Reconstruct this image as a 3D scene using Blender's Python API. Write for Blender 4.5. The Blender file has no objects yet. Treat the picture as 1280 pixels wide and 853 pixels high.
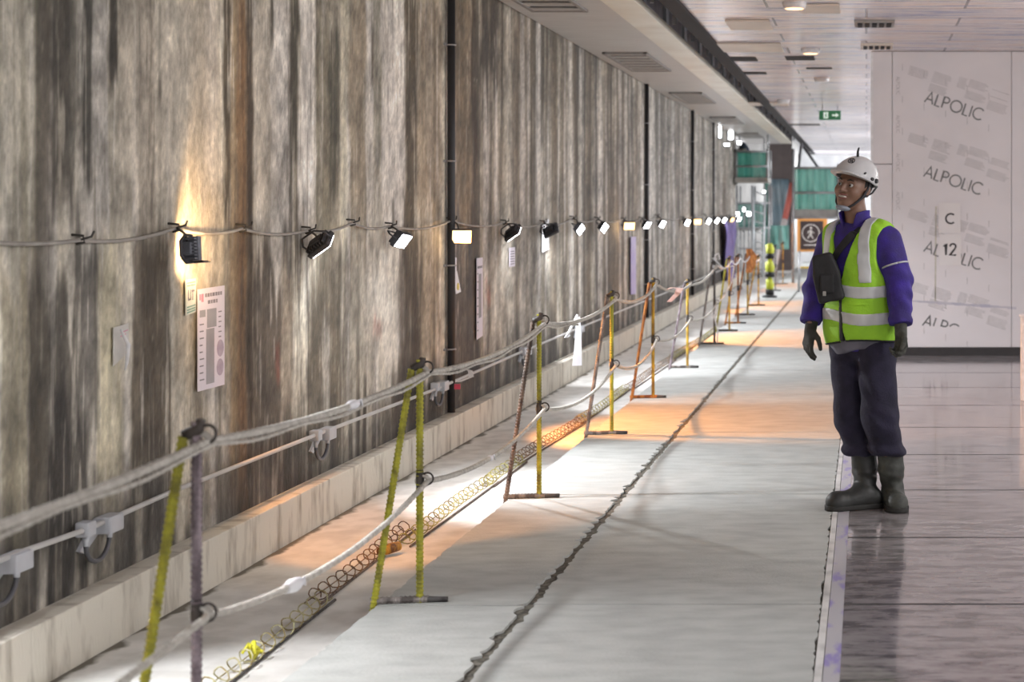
import bpy, bmesh, math, random
import numpy as np
from mathutils import Vector, Matrix, Euler

random.seed(7)
RNG = np.random.default_rng(11)
SC = bpy.context.scene
COL = SC.collection
EYE = 1.49          # camera height above the walkway
FPX = 2000.0        # focal length in pixels of the 1280 px frame

# ------------------------------------------------------------------ camera
cam_d = bpy.data.cameras.new('camera')
cam_d.sensor_fit = 'HORIZONTAL'
cam_d.sensor_width = 36.0
cam_d.lens = 36.0 * FPX / 1280.0
cam_d.shift_x = -(1083 - 640) / 1280.0
cam_d.shift_y = -(426.5 - 264) / 1280.0
cam_d.clip_end = 300
cam_d.dof.use_dof = True
cam_d.dof.focus_distance = 8.2
cam_d.dof.aperture_fstop = 3.3
cam = bpy.data.objects.new('camera', cam_d)
cam.location = (0, 0, EYE)
cam.rotation_euler = (math.pi / 2, 0, 0)
COL.objects.link(cam)
SC.camera = cam

# ------------------------------------------------------------------ world, lights, exposure
SC.view_settings.view_transform = 'Standard'
SC.view_settings.look = 'None'
SC.view_settings.gamma = 1.0
SC.view_settings.use_curve_mapping = False
SC.view_settings.exposure = 0.0
SC.cycles.use_denoising = True
SC.cycles.max_bounces = 8
SC.cycles.sample_clamp_indirect = 6.0

W = bpy.data.worlds.new('world')
SC.world = W
W.use_nodes = True
bg = W.node_tree.nodes['Background']
bg.inputs[0].default_value = (0.92, 0.90, 0.92, 1)
bg.inputs[1].default_value = 0.9


def area_light(name, loc, target, size, size_y, power, color=(1, 1, 1), spread=180):
    d = bpy.data.lights.new(name, 'AREA')
    d.shape = 'RECTANGLE'
    d.size, d.size_y = size, size_y
    d.energy = power
    d.color = color
    d.spread = math.radians(spread)
    o = bpy.data.objects.new(name, d)
    o.location = loc
    v = Vector(target) - Vector(loc)
    o.rotation_euler = v.to_track_quat('-Z', 'Y').to_euler()
    COL.objects.link(o)
    return o


# unseen fill lights added along the hall and at its far end
for yy in (1.0, 6.5, 12.0):
    area_light('hall_fill', (3.4, yy, 2.95), (-2.6, yy + 1.0, 1.2), 0.5, 2.4, 122, (1.0, 0.97, 0.94))
for yy, pw_ in ((21.0, 150), (28.0, 210), (34.5, 300)):
    area_light('hall_fill', (1.6, yy, 2.9), (-2.0, yy, 1.0), 0.5, 3.0, pw_, (0.95, 0.97, 1.0))
area_light('far_fill', (-0.6, 43.5, 2.3), (-1.2, 46.5, 1.0), 3.0, 1.0, 200, (0.92, 0.96, 1.0))

# wall floodlights: (image-derived distance, warm?, power, yaw, pitch, roll)
LAMP_WARM = (1.0, 0.38, 0.09)
LAMP_WHITE = (0.93, 0.95, 1.0)


# ------------------------------------------------------------------ helpers
def S(h):
    h = h.lstrip('#')
    out = []
    for i in (0, 2, 4):
        c = int(h[i:i + 2], 16) / 255
        out.append(c / 12.92 if c <= 0.04045 else ((c + 0.055) / 1.055) ** 2.4)
    return tuple(out)


def L4(c):
    return (c[0], c[1], c[2], 1)


MATS = {}


def M(name, col, rough=0.6, metal=0.0, col2=None, scale=18.0, stretch=(1, 1, 1), lo=0.35, hi=0.65,
      bump=0.0, bscale=None, spec=0.5, emit=0.0, alpha=1.0, rvar=0.0):
    if name in MATS:
        return MATS[name]
    m = bpy.data.materials.new(name)
    m.use_nodes = True
    nt = m.node_tree
    p = nt.nodes['Principled BSDF']
    tc = nt.nodes.new('ShaderNodeTexCoord')
    mp = nt.nodes.new('ShaderNodeMapping')
    mp.inputs['Scale'].default_value = stretch
    nt.links.new(tc.outputs['Object'], mp.inputs[0])
    nz = nt.nodes.new('ShaderNodeTexNoise')
    nz.inputs['Scale'].default_value = scale
    nz.inputs['Detail'].default_value = 6
    nt.links.new(mp.outputs[0], nz.inputs['Vector'])
    rp = nt.nodes.new('ShaderNodeValToRGB')
    c2 = col2 if col2 else tuple(c * 0.8 for c in col)
    rp.color_ramp.elements[0].position = lo
    rp.color_ramp.elements[0].color = L4(c2)
    rp.color_ramp.elements[1].position = hi
    rp.color_ramp.elements[1].color = L4(col)
    nt.links.new(nz.outputs[0], rp.inputs[0])
    nt.links.new(rp.outputs[0], p.inputs['Base Color'])
    p.inputs['Roughness'].default_value = rough
    p.inputs['Metallic'].default_value = metal
    p.inputs['Specular IOR Level'].default_value = spec
    if alpha < 1:
        p.inputs['Alpha'].default_value = alpha
    if emit:
        p.inputs['Emission Color'].default_value = L4(col)
        p.inputs['Emission Strength'].default_value = emit
    if rvar:
        mr = nt.nodes.new('ShaderNodeMapRange')
        mr.inputs[3].default_value = max(0.02, rough - rvar)
        mr.inputs[4].default_value = rough + rvar
        nt.links.new(nz.outputs[0], mr.inputs[0])
        nt.links.new(mr.outputs[0], p.inputs['Roughness'])
    if bump:
        b = nt.nodes.new('ShaderNodeBump')
        b.inputs['Strength'].default_value = 1.0
        b.inputs['Distance'].default_value = bump
        n2 = nt.nodes.new('ShaderNodeTexNoise')
        n2.inputs['Scale'].default_value = bscale or scale * 2
        n2.inputs['Detail'].default_value = 8
        nt.links.new(mp.outputs[0], n2.inputs['Vector'])
        nt.links.new(n2.outputs[0], b.inputs['Height'])
        nt.links.new(b.outputs[0], p.inputs['Normal'])
    MATS[name] = m
    return m


def link_mesh(name, me, mat, parent=None):
    o = bpy.data.objects.new(name, me)
    COL.objects.link(o)
    if mat is not None:
        for mm in (mat if isinstance(mat, (list, tuple)) else [mat]):
            me.materials.append(mm)
    if parent is not None:
        o.parent = parent
    return o


def obj(name, bm, mat, parent=None, smooth=False):
    me = bpy.data.meshes.new(name)
    bmesh.ops.recalc_face_normals(bm, faces=bm.faces)
    bm.to_mesh(me)
    bm.free()
    if smooth:
        me.polygons.foreach_set('use_smooth', [True] * len(me.polygons))
    return link_mesh(name, me, mat, parent)


def empty(name, loc=(0, 0, 0), rot=(0, 0, 0)):
    o = bpy.data.objects.new(name, None)
    o.location = loc
    o.rotation_euler = rot
    o.empty_display_size = 0.1
    COL.objects.link(o)
    return o


def tag(o, label, cat, group=None, kind=None):
    o['label'] = label
    o['category'] = cat
    if group:
        o['group'] = group
    if kind:
        o['kind'] = kind
    return o


def struct(o, label=None):
    o['kind'] = 'structure'
    if label:
        o['label'] = label
    return o


def box(bm, x0, x1, y0, y1, z0, z1, bev=0.0, mi=0):
    tmp = bmesh.new()
    bmesh.ops.create_cube(tmp, size=1)
    for v in tmp.verts:
        v.co = Vector(((x0 + x1) / 2 + v.co.x * (x1 - x0), (y0 + y1) / 2 + v.co.y * (y1 - y0), (z0 + z1) / 2 + v.co.z * (z1 - z0)))
    if bev > 0:
        bmesh.ops.bevel(tmp, geom=tmp.edges[:], offset=bev, segments=2, affect='EDGES', profile=0.6)
    merge(bm, tmp, mi)


def merge(bm, tmp, mi=0, mtx=None):
    vm = {}
    for v in tmp.verts:
        vm[v] = bm.verts.new(mtx @ v.co if mtx else v.co)
    for f in tmp.faces:
        try:
            nf = bm.faces.new([vm[v] for v in f.verts])
            nf.material_index = mi
            nf.smooth = f.smooth
        except ValueError:
            pass
    tmp.free()


def tube(bm, pts, r, seg=8, cap=True, mi=0, smooth=True):
    """sweep a circle along pts; r is a number or a list"""
    P = [Vector(p) for p in pts]
    n = len(P)
    R = r if isinstance(r, (list, tuple, np.ndarray)) else [r] * n
    T = []
    for i in range(n):
        a = P[max(i - 1, 0)]
        b = P[min(i + 1, n - 1)]
        t = (b - a)
        T.append(t.normalized() if t.length > 1e-9 else Vector((0, 0, 1)))
    up = Vector((0, 0, 1)) if abs(T[0].z) < 0.9 else Vector((1, 0, 0))
    nrm = (up - T[0] * up.dot(T[0])).normalized()
    rings = []
    for i in range(n):
        nrm = (nrm - T[i] * nrm.dot(T[i])).normalized()
        bi = T[i].cross(nrm)
        ring = []
        for k in range(seg):
            a = 2 * math.pi * k / seg
            ring.append(bm.verts.new(P[i] + (nrm * math.cos(a) + bi * math.sin(a)) * R[i]))
        rings.append(ring)
    for i in range(n - 1):
        for k in range(seg):
            f = bm.faces.new((rings[i][k], rings[i][(k + 1) % seg], rings[i + 1][(k + 1) % seg], rings[i + 1][k]))
            f.smooth = smooth
            f.material_index = mi
    if cap:
        for ring in (rings[0], rings[-1]):
            f = bm.faces.new(ring)
            f.material_index = mi


def rebar(bm, p0, p1, r=0.011, pitch=0.016, seg=8):
    p0, p1 = Vector(p0), Vector(p1)
    n = max(2, int((p1 - p0).length / pitch))
    pts, rad = [], []
    for i in range(n):
        for f, k in ((0.0, 0.94), (0.45, 0.94), (0.6, 1.13), (0.85, 1.13)):
            pts.append(p0.lerp(p1, (i + f) / n))
            rad.append(r * k)
    pts.append(p1)
    rad.append(r * 0.94)
    tube(bm, pts, rad, seg, smooth=False)


def strands(bm, path, r=0.009, n=3, pitch=0.06, step=0.014, seg=6):
    """a laid rope: n strands twisted round the path"""
    P = [Vector(p) for p in path]
    S_ = [0.0]
    for a, b in zip(P, P[1:]):
        S_.append(S_[-1] + (b - a).length)
    tot = S_[-1]
    m = max(2, int(tot / step))
    pa = np.array([list(p) for p in P])
    s = np.linspace(0, tot, m)
    q = np.stack([np.interp(s, S_, pa[:, k]) for k in range(3)], 1)
    t = np.gradient(q, axis=0)
    t /= np.linalg.norm(t, axis=1)[:, None] + 1e-9
    up = np.tile(np.array([0, 0, 1.0]), (m, 1))
    a = np.cross(t, up)
    a /= np.linalg.norm(a, axis=1)[:, None] + 1e-9
    b = np.cross(a, t)
    for k in range(n):
        ph = 2 * math.pi * (s / pitch + k / n)
        pts = q + (a * np.cos(ph)[:, None] + b * np.sin(ph)[:, None]) * r * 0.52
        tube(bm, [tuple(p) for p in pts], r * 0.56, seg)


def sag(p0, p1, d, n=14):
    p0, p1 = Vector(p0), Vector(p1)
    out = []
    for i in range(n + 1):
        t = i / n
        v = p0.lerp(p1, t)
        v.z -= 4 * d * t * (1 - t)
        out.append(v)
    return out


def ribbon(bm, pts, w, normal, th=0.0015, mi=0):
    """flat stroke of width w and small thickness along pts lying in the plane with the given normal"""
    N = Vector(normal).normalized()
    P = [Vector(p) for p in pts]
    n = len(P)
    front, back = [], []
    closed = (P[0] - P[-1]).length < 1e-6
    if closed:
        P = P[:-1]
        n -= 1
    for i in range(n):
        if closed:
            a, b = P[(i - 1) % n], P[(i + 1) % n]
        else:
            a, b = P[max(i - 1, 0)], P[min(i + 1, n - 1)]
        t = (b - a).normalized()
        s = N.cross(t)
        k = 1.0
        if 0 < i < n - 1 or closed:
            d1 = (P[i] - P[i - 1]).normalized()
            k = 1 / max(0.5, math.sqrt((1 + d1.dot((P[(i + 1) % n] - P[i]).normalized())) / 2))
        front.append((bm.verts.new(P[i] + s * w / 2 * k + N * th), bm.verts.new(P[i] - s * w / 2 * k + N * th)))
        back.append((bm.verts.new(P[i] + s * w / 2 * k), bm.verts.new(P[i] - s * w / 2 * k)))
    rng = range(n) if closed else range(n - 1)
    for i in rng:
        j = (i + 1) % n
        for q in ((front[i][0], front[i][1], front[j][1], front[j][0]), (back[i][0], back[j][0], back[j][1], back[i][1]),
                  (front[i][0], front[j][0], back[j][0], back[i][0]), (front[i][1], back[i][1], back[j][1], front[j][1])):
            f = bm.faces.new(q)
            f.material_index = mi


def extrude_poly(bm, pts2, plane, d0, d1, mi=0):
    """closed polygon pts2 extruded between d0 and d1; plane = function (u, v, d) -> point"""
    a = [bm.verts.new(plane(u, v, d0)) for u, v in pts2]
    b = [bm.verts.new(plane(u, v, d1)) for u, v in pts2]
    n = len(a)
    for vs in (a, b):
        f = bm.faces.new(vs)
        f.material_index = mi
    for i in range(n):
        f = bm.faces.new((a[i], a[(i + 1) % n], b[(i + 1) % n], b[i]))
        f.material_index = mi


# image -> place (used once, to read off where things stand)
XW = 2.86           # the wall's distance to the left of the camera


def wall_pt(x, y):
    Y = FPX * XW / (1083.0 - x)
    return Y, EYE - (y - 264.0) * Y / FPX


def at(x, y, Y):
    return Vector(((x - 1083.0) * Y / FPX, Y, EYE - (y - 264.0) * Y / FPX))


# ------------------------------------------------------------------ noise for meshes
_TAB = RNG.random((256, 256)).astype(np.float32)


def vnoise(u, v, seed=0):
    u = np.asarray(u, dtype=np.float64) + seed * 17.31
    v = np.asarray(v, dtype=np.float64) + seed * 9.77
    iu, iv = np.floor(u).astype(int), np.floor(v).astype(int)
    fu, fv = u - iu, v - iv
    fu = fu * fu * (3 - 2 * fu)
    fv = fv * fv * (3 - 2 * fv)
    a = _TAB[iu % 256, iv % 256]
    b = _TAB[(iu + 1) % 256, iv % 256]
    c = _TAB[iu % 256, (iv + 1) % 256]
    d = _TAB[(iu + 1) % 256, (iv + 1) % 256]
    return (a * (1 - fu) + b * fu) * (1 - fv) + (c * (1 - fu) + d * fu) * fv


def fbm(u, v, seed=0, oct=4):
    s, a, t = 0, 0.5, 0
    for k in range(oct):
        s = s + a * vnoise(u * 2 ** k, v * 2 ** k, seed + k * 3)
        t += a
        a *= 0.5
    return s / t


def sstep(a, b, x):
    t = np.clip((x - a) / (b - a), 0, 1)
    return t * t * (3 - 2 * t)


# ------------------------------------------------------------------ the stained diaphragm wall
def build_wall():
    s = np.linspace(1 / 4.2, 1 / 35.0, 820)
    ys = np.concatenate([np.linspace(-3.0, 4.1, 60), 1 / s])
    zs = np.linspace(-0.12, 3.30, 150)
    Y, Z = np.meshgrid(ys, zs, indexing='ij')
    wob = 0.03 * (fbm(Y * 2.0, Z * 1.2, 5) - 0.5)
    Yw = Y + wob
    light = np.array([0.50, 0.475, 0.415])
    mid = np.array([0.335, 0.305, 0.25])
    dark = np.array([0.098, 0.082, 0.062])
    lav = np.array([0.64, 0.625, 0.61])
    olive = np.array([0.22, 0.205, 0.125])
    rust = np.array([0.30, 0.185, 0.095])
    n1 = fbm(Yw * 2.3, Z * 0.28, 1)
    c = mid + (light - mid) * sstep(0.32, 0.62, n1)[..., None]

    def mix(c, col, a):
        return c + (np.asarray(col) - c) * a[..., None]
    # white-grey lime runs
    n2 = fbm(Yw * 6.5, Z * 0.32, 2, 3)
    c = mix(c, lav, 0.75 * sstep(0.52, 0.66, n2))
    # brown runs
    n3 = fbm(Yw * 5.2, Z * 0.25, 3, 3)
    n3b = fbm(Yw * 1.1, Z * 0.5, 4, 3)
    c = mix(c, dark * 1.25, 0.85 * sstep(0.52, 0.62, n3 + 0.35 * (n3b - 0.5)))
    # narrow dark and light runs, each ending raggedly
    n4 = fbm(Yw * 17, Z * 0.3, 6, 3)
    c = mix(c, dark, 0.35 * sstep(0.63, 0.72, n4 + 0.16 * (fbm(Yw * 4, Z * 1.1, 7) - 0.5)))
    n5 = fbm(Yw * 21, Z * 0.45, 8, 3)
    c = mix(c, lav * 1.1, 0.35 * sstep(0.64, 0.74, n5))
    # farther along the wall the brown runs are denser
    far = sstep(10.8, 11.6, Y)
    n6 = fbm(Yw * 3.3, Z * 0.15, 9, 4)
    c = mix(c, np.array([0.20, 0.155, 0.105]), 0.75 * far * sstep(0.42, 0.62, n6))
    n7 = fbm(Yw * 4.6, Z * 0.12, 12, 3)
    c = mix(c, lav, 0.55 * far * sstep(0.55, 0.68, n7))
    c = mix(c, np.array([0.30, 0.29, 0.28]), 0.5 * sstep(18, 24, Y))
    # stains and some painted lamp glow, read off the wall one by one: x0 x1 y0 y1 (photo), colour, strength, raggedness of the ends
    ST = [
        (-40, 46, -80, 330, (0.34, 0.325, 0.25), .55, 60), (46, 50, -40, 300, (0.16, 0.15, 0.11), .6, 40),
        (64, 92, -80, 250, (0.105, 0.092, 0.075), .88, 60), (88, 102, -40, 190, (0.24, 0.23, 0.20), .8, 60),
        (101, 105, 30, 125, (0.72, 0.72, 0.66), .8, 30), (104, 117, -60, 215, (0.10, 0.095, 0.075), .88, 40),
        (117, 136, -60, 300, lav, .75, 60), (136, 146, -60, 96, (0.085, 0.075, 0.06), .95, 25),
        (148, 276, -60, 300, (0.47, 0.43, 0.375), .7, 90), (196, 200, 110, 140, (.13, .11, .09), .8, 20),
        (278, 288, -60, 330, (0.10, 0.075, 0.045), .9, 60), (287, 297, -60, 600, (0.36, 0.27, 0.16), .8, 60),
        (296, 309, -60, 640, rust, .9, 60), (302, 304, -60, 600, (0.15, 0.07, 0.03), .7, 60), (309, 316, -60, 640, (0.085, 0.06, 0.04), .9, 60),
        (316, 338, -60, 330, (0.44, 0.41, 0.36), .85, 60), (338, 343, -60, 70, (0.09, 0.08, 0.06), .9, 20), (345, 362, -60, 290, lav, .8, 60),
        (363, 373, -60, 205, (0.11, 0.10, 0.075), .92, 40), (373, 394, -60, 290, lav, .9, 60), (395, 413, 0, 420, (0.25, 0.23, 0.17), .7, 60),
        (412, 426, 40, 235, (0.10, 0.10, 0.075), .8, 50), (426, 436, -60, 330, (0.58, 0.56, 0.46), .7, 60), (437, 457, -60, 300, (0.36, 0.30, 0.225), .8, 60),
        (457, 466, -60, 300, lav, .85, 40), (466, 476, -60, 200, (0.30, 0.29, 0.24), .7, 40), (477, 505, -20, 460, lav * 1.05, .8, 60),
        (505, 522, -60, 420, (0.115, 0.088, 0.055), .9, 80), (523, 551, -60, 470, (0.36, 0.30, 0.22), .8, 60),
        (563, 590, -60, 300, (0.27, 0.205, 0.13), .85, 60), (589, 596, -60, 420, (0.11, 0.075, 0.045), .9, 60),
        (601, 622, -60, 110, (0.10, 0.08, 0.06), .9, 40), (563, 600, 310, 560, (0.10, 0.085, 0.075), .85, 60),
        # below the cable
        (38, 62, 360, 700, (0.115, 0.10, 0.075), .8, 70), (62, 92, 385, 800, (0.105, 0.094, 0.08), .85, 70), (92, 122, 300, 560, (0.14, 0.132, 0.12), .8, 70),
        (60, 110, 520, 760, (0.055, 0.05, 0.047), .85, 60), (122, 152, 320, 620, (0.50, 0.47, 0.35), .75, 70), (165, 214, 318, 620, (0.125, 0.098, 0.067), .85, 60),
        (0, 36, 330, 700, (0.37, 0.34, 0.25), .8, 50), (218, 286, 250, 480, (0.46, 0.41, 0.33), .8, 40), (312, 352, 330, 600, (0.125, 0.095, 0.065), .85, 60),  # pale warm column at the near warm lamp paints in its glow
        (352, 366, 320, 560, (0.45, 0.40, 0.33), .8, 60), (366, 384, 330, 560, (0.66, 0.64, 0.56), .8, 80), (386, 428, 330, 560, (0.17, 0.15, 0.115), .8, 60),  # near-white column below the tilted lamp paints in its light
        (404, 414, 420, 560, (0.55, 0.54, 0.51), .7, 50), (428, 440, 300, 480, (0.2, 0.18, 0.15), .6, 50), (455, 498, 300, 470, (0.56, 0.53, 0.48), .75, 50),
        (500, 528, 300, 520, (0.115, 0.09, 0.07), .8, 50), (612, 634, 280, 460, (0.46, 0.43, 0.38), .8, 50), (634, 642, 280, 480, (0.68, 0.66, 0.60), .8, 70),
        (642, 672, 260, 420, (0.40, 0.37, 0.33), .6, 60), (345, 349, 420, 470, (0.42, 0.10, 0.07), .5, 15), (465, 475, 405, 425, (0.5, 0.2, 0.16), .4, 15),
        (607, 613, 352, 378, (0.45, 0.14, 0.09), .5, 15),
    ]
    px = 1083 - FPX * XW / np.maximum(Yw, 3.6)
    py = 264 + (EYE - Z) * FPX / np.maximum(Y, 3.6)
    rag = fbm(Y * 22, Z * 0.8, 21, 3) - 0.5
    rag2 = fbm(Y * 60, Z * 3.0, 23, 3) - 0.5
    gate = sstep(3.7, 4.4, Y)
    for i, (x0, x1, y0, y1, col, a, rg) in enumerate(ST):
        e = (fbm(Y * 9, Z * 3.5, 30 + i, 3) - 0.5) * 7
        wx = 2.2
        mx = sstep(x0 - wx, x0 + wx, px + e) * (1 - sstep(x1 - wx, x1 + wx, px + e))
        yy = py + rag * rg * 3.0
        my = sstep(y0 - rg * .5, y0 + rg * .5, yy) * (1 - sstep(y1 - rg * .7, y1 + rg * .7, yy))
        spk = 1 - 0.5 * sstep(0.08, 0.22, rag2)
        c = mix(c, col, gate * a * mx * my * spk)
    # dark damp foot of the wall
    foot = sstep(0.62, 0.18, Z + 0.5 * (fbm(Y * 6, Z * .5, 40) - 0.5))
    c = mix(c, (0.052, 0.046, 0.042), 0.85 * foot * (0.55 + 0.45 * sstep(0.4, 0.6, fbm(Y * 11, Z * 0.4, 41))))
    # grit
    g = fbm(Y * 60, Z * 60, 44, 2)
    c = c * (0.80 + 0.42 * g)[..., None]
    # lime specks
    sp = sstep(0.78, 0.88, fbm(Y * 48, Z * 70, 46, 2))
    c = mix(c, (0.62, 0.60, 0.52), 0.22 * sp * sstep(0.45, 0.6, fbm(Y * 5, Z * 1.5, 47)))
    bl = (fbm(Y * 2.6, Z * 2.2, 60, 4) - .5) * .9 + (fbm(Y * 15, Z * 10, 61, 4) - .5) * .9
    c = c * (1 + bl)[..., None]
    lum = c.mean(-1, keepdims=True)
    c = c * (np.clip(lum, .02, 1) / .33) ** .42
    c = c * np.array([.79, .765, .72])
    X = -XW + 0.012 * (fbm(Y * 5, Z * 0.4, 50) - 0.5) + 0.006 * (fbm(Y * 22, Z * 5, 51) - 0.5)
    nx, nz = Y.shape
    co = np.stack([X, Y, Z], -1).reshape(-1, 3)
    # a back face 0.4 m behind gives the wall its depth
    idx = np.arange(nx * nz).reshape(nx, nz)
    q = np.stack([idx[:-1, :-1], idx[1:, :-1], idx[1:, 1:], idx[:-1, 1:]], -1).reshape(-1, 4)
    b = len(co)
    y0, y1, z0, z1 = ys[0], ys[-1], zs[0], zs[-1]
    ext = np.array([[-XW - .4, y0, z0], [-XW - .4, y1, z0], [-XW - .4, y1, z1], [-XW - .4, y0, z1]])
    co = np.concatenate([co, ext])
    faces = q.tolist()
    faces.append([b, b + 3, b + 2, b + 1])
    faces.append([b, b + 1] + idx[::-1, 0].tolist())
    faces.append([b + 3, *idx[:, -1].tolist(), b + 2])
    faces.append([b + 3, b] + idx[0, :].tolist())
    faces.append([b + 1, b + 2] + idx[-1, ::-1].tolist())
    me = bpy.data.meshes.new('wall_left')
    me.from_pydata(co.tolist(), [], faces)
    at_ = me.attributes.new('stain_and_glow', 'FLOAT_COLOR', 'POINT')
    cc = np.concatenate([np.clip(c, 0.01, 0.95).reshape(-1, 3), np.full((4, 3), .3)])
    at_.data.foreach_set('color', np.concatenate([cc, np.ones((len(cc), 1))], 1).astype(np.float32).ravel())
    m = bpy.data.materials.new('stained_concrete')
    m.use_nodes = True
    nt = m.node_tree
    p = nt.nodes['Principled BSDF']
    a = nt.nodes.new('ShaderNodeAttribute')
    a.attribute_name = 'stain_and_glow'
    tc = nt.nodes.new('ShaderNodeTexCoord')
    mp = nt.nodes.new('ShaderNodeMapping')
    mp.inputs['Scale'].default_value = (1, 1.15, 0.85)
    nt.links.new(tc.outputs['Object'], mp.inputs[0])
    nz_ = nt.nodes.new('ShaderNodeTexNoise')
    nz_.inputs['Scale'].default_value = 30
    nz_.inputs['Detail'].default_value = 9
    nz_.inputs['Roughness'].default_value = 0.8
    nt.links.new(mp.outputs[0], nz_.inputs['Vector'])
    mr = nt.nodes.new('ShaderNodeMapRange')
    mr.inputs[1].default_value, mr.inputs[2].default_value = 0.3, 0.7
    mr.inputs[3].default_value, mr.inputs[4].default_value = 0.72, 1.26
    nt.links.new(nz_.outputs[0], mr.inputs[0])
    mx = nt.nodes.new('ShaderNodeVectorMath')
    mx.operation = 'SCALE'
    nt.links.new(a.outputs['Color'], mx.inputs[0])
    nt.links.new(mr.outputs[0], mx.inputs['Scale'])
    nt.links.new(mx.outputs[0], p.inputs['Base Color'])
    p.inputs['Roughness'].default_value = 0.72
    bmp = nt.nodes.new('ShaderNodeBump')
    bmp.inputs['Distance'].default_value = 0.006
    n2 = nt.nodes.new('ShaderNodeTexNoise')
    n2.inputs['Scale'].default_value = 38
    n2.inputs['Detail'].default_value = 8
    mp2 = nt.nodes.new('ShaderNodeMapping')
    mp2.inputs['Scale'].default_value = (1, 1.5, 0.7)
    nt.links.new(tc.outputs['Object'], mp2.inputs[0])
    nt.links.new(mp2.outputs[0], n2.inputs['Vector'])
    nt.links.new(n2.outputs[0], bmp.inputs['Height'])
    nt.links.new(bmp.outputs[0], p.inputs['Normal'])
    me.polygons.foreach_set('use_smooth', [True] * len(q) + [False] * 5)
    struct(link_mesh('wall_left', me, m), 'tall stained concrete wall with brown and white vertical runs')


build_wall()

# ------------------------------------------------------------------ floors, kerb
GZ = -0.10                                     # gutter level
concrete = M('walkway_concrete', (0.44, 0.455, 0.435), 0.75, col2=(0.35, 0.36, 0.345), scale=5, stretch=(1, 2.2, 1), lo=.3, hi=.62, bump=0.004, bscale=60)
kerb_m = M('kerb_concrete', (0.62, 0.585, 0.505), 0.8, col2=(0.33, 0.295, 0.24), scale=6, stretch=(1, 2.5, .6), lo=.28, hi=.5, bump=.004, bscale=40)


def gutter_material():
    m = bpy.data.materials.new('gutter_concrete')
    m.use_nodes = True
    nt = m.node_tree
    p = nt.nodes['Principled BSDF']
    tc = nt.nodes.new('ShaderNodeTexCoord')
    sp = nt.nodes.new('ShaderNodeSeparateXYZ')
    nt.links.new(tc.outputs['Object'], sp.inputs[0])
    nz = nt.nodes.new('ShaderNodeTexNoise')
    nz.inputs['Scale'].default_value = 7
    nz.inputs['Detail'].default_value = 8
    nt.links.new(tc.outputs['Object'], nz.inputs['Vector'])
    ad = nt.nodes.new('ShaderNodeMath')
    ad.operation = 'MULTIPLY_ADD'
    nt.links.new(nz.outputs[0], ad.inputs[0])
    ad.inputs[1].default_value = -0.16
    nt.links.new(sp.outputs[0], ad.inputs[2])
    mr = nt.nodes.new('ShaderNodeMapRange')          # dirt that gathers along the foot of the kerb
    mr.inputs[1].default_value, mr.inputs[2].default_value = -2.822, -2.792
    nt.links.new(ad.outputs[0], mr.inputs[0])
    n2 = nt.nodes.new('ShaderNodeValToRGB')
    n2.color_ramp.elements[0].color = (0.50, 0.49, 0.46, 1)
    n2.color_ramp.elements[0].position = 0.35
    n2.color_ramp.elements[1].color = (0.64, 0.63, 0.60, 1)
    n2.color_ramp.elements[1].position = 0.6
    nt.links.new(nz.outputs[0], n2.inputs[0])
    mx = nt.nodes.new('ShaderNodeMix')
    mx.data_type = 'RGBA'
    nt.links.new(mr.outputs[0], mx.inputs[0])
    mx.inputs[6].default_value = (0.10, 0.088, 0.065, 1)
    nt.links.new(n2.outputs[0], mx.inputs[7])
    nt.links.new(mx.outputs[2], p.inputs['Base Color'])
    p.inputs['Roughness'].default_value = 0.6
    return m


bm = bmesh.new()
box(bm, -2.9, -1.84, -3, 46, GZ - .3, GZ)
struct(obj('floor_gutter', bm, gutter_material()), 'pale concrete gutter between kerb and walkway')

bm = bmesh.new()
for i, y0 in enumerate(np.arange(-3, 38, 3.4)):
    box(bm, -2.86, -2.757 + random.uniform(-.002, .002), y0 + .002, y0 + 3.398, GZ - .02, 0.112, .006)
struct(obj('kerb', bm, kerb_m), 'pale concrete kerb along the foot of the wall')


def slab_strip(name, x0, x1, jag0, jag1, ys, mat, z=0.0):
    bm = bmesh.new()
    for a, b in zip(ys, ys[1:]):
        n = max(4, int((b - a) / 0.035))
        lt, rt, lb, rb = [], [], [], []
        for i in range(n + 1):
            y = a + 0.006 + (b - a - 0.012) * i / n
            ja = jag0 * (random.random() ** 3) if jag0 else 0
            jb = jag1 * (random.random() ** 3) if jag1 else 0
            lt.append(bm.verts.new((x0 + ja, y, z)))
            rt.append(bm.verts.new((x1 - jb, y, z)))
            lb.append(bm.verts.new((x0 + ja, y, z - .14)))
            rb.append(bm.verts.new((x1 - jb, y, z - .14)))
        for i in range(n):
            bm.faces.new((lt[i], rt[i], rt[i + 1], lt[i + 1]))
            bm.faces.new((lb[i], lb[i + 1], rb[i + 1], rb[i]))
            bm.faces.new((lt[i], lt[i + 1], lb[i + 1], lb[i]))
            bm.faces.new((rt[i], rb[i], rb[i + 1], rt[i + 1]))
        bm.faces.new((lt[0], lb[0], rb[0], rt[0]))
        bm.faces.new((lt[-1], rt[-1], rb[-1], lb[-1]))
    return struct(obj(name, bm, mat))


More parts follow.
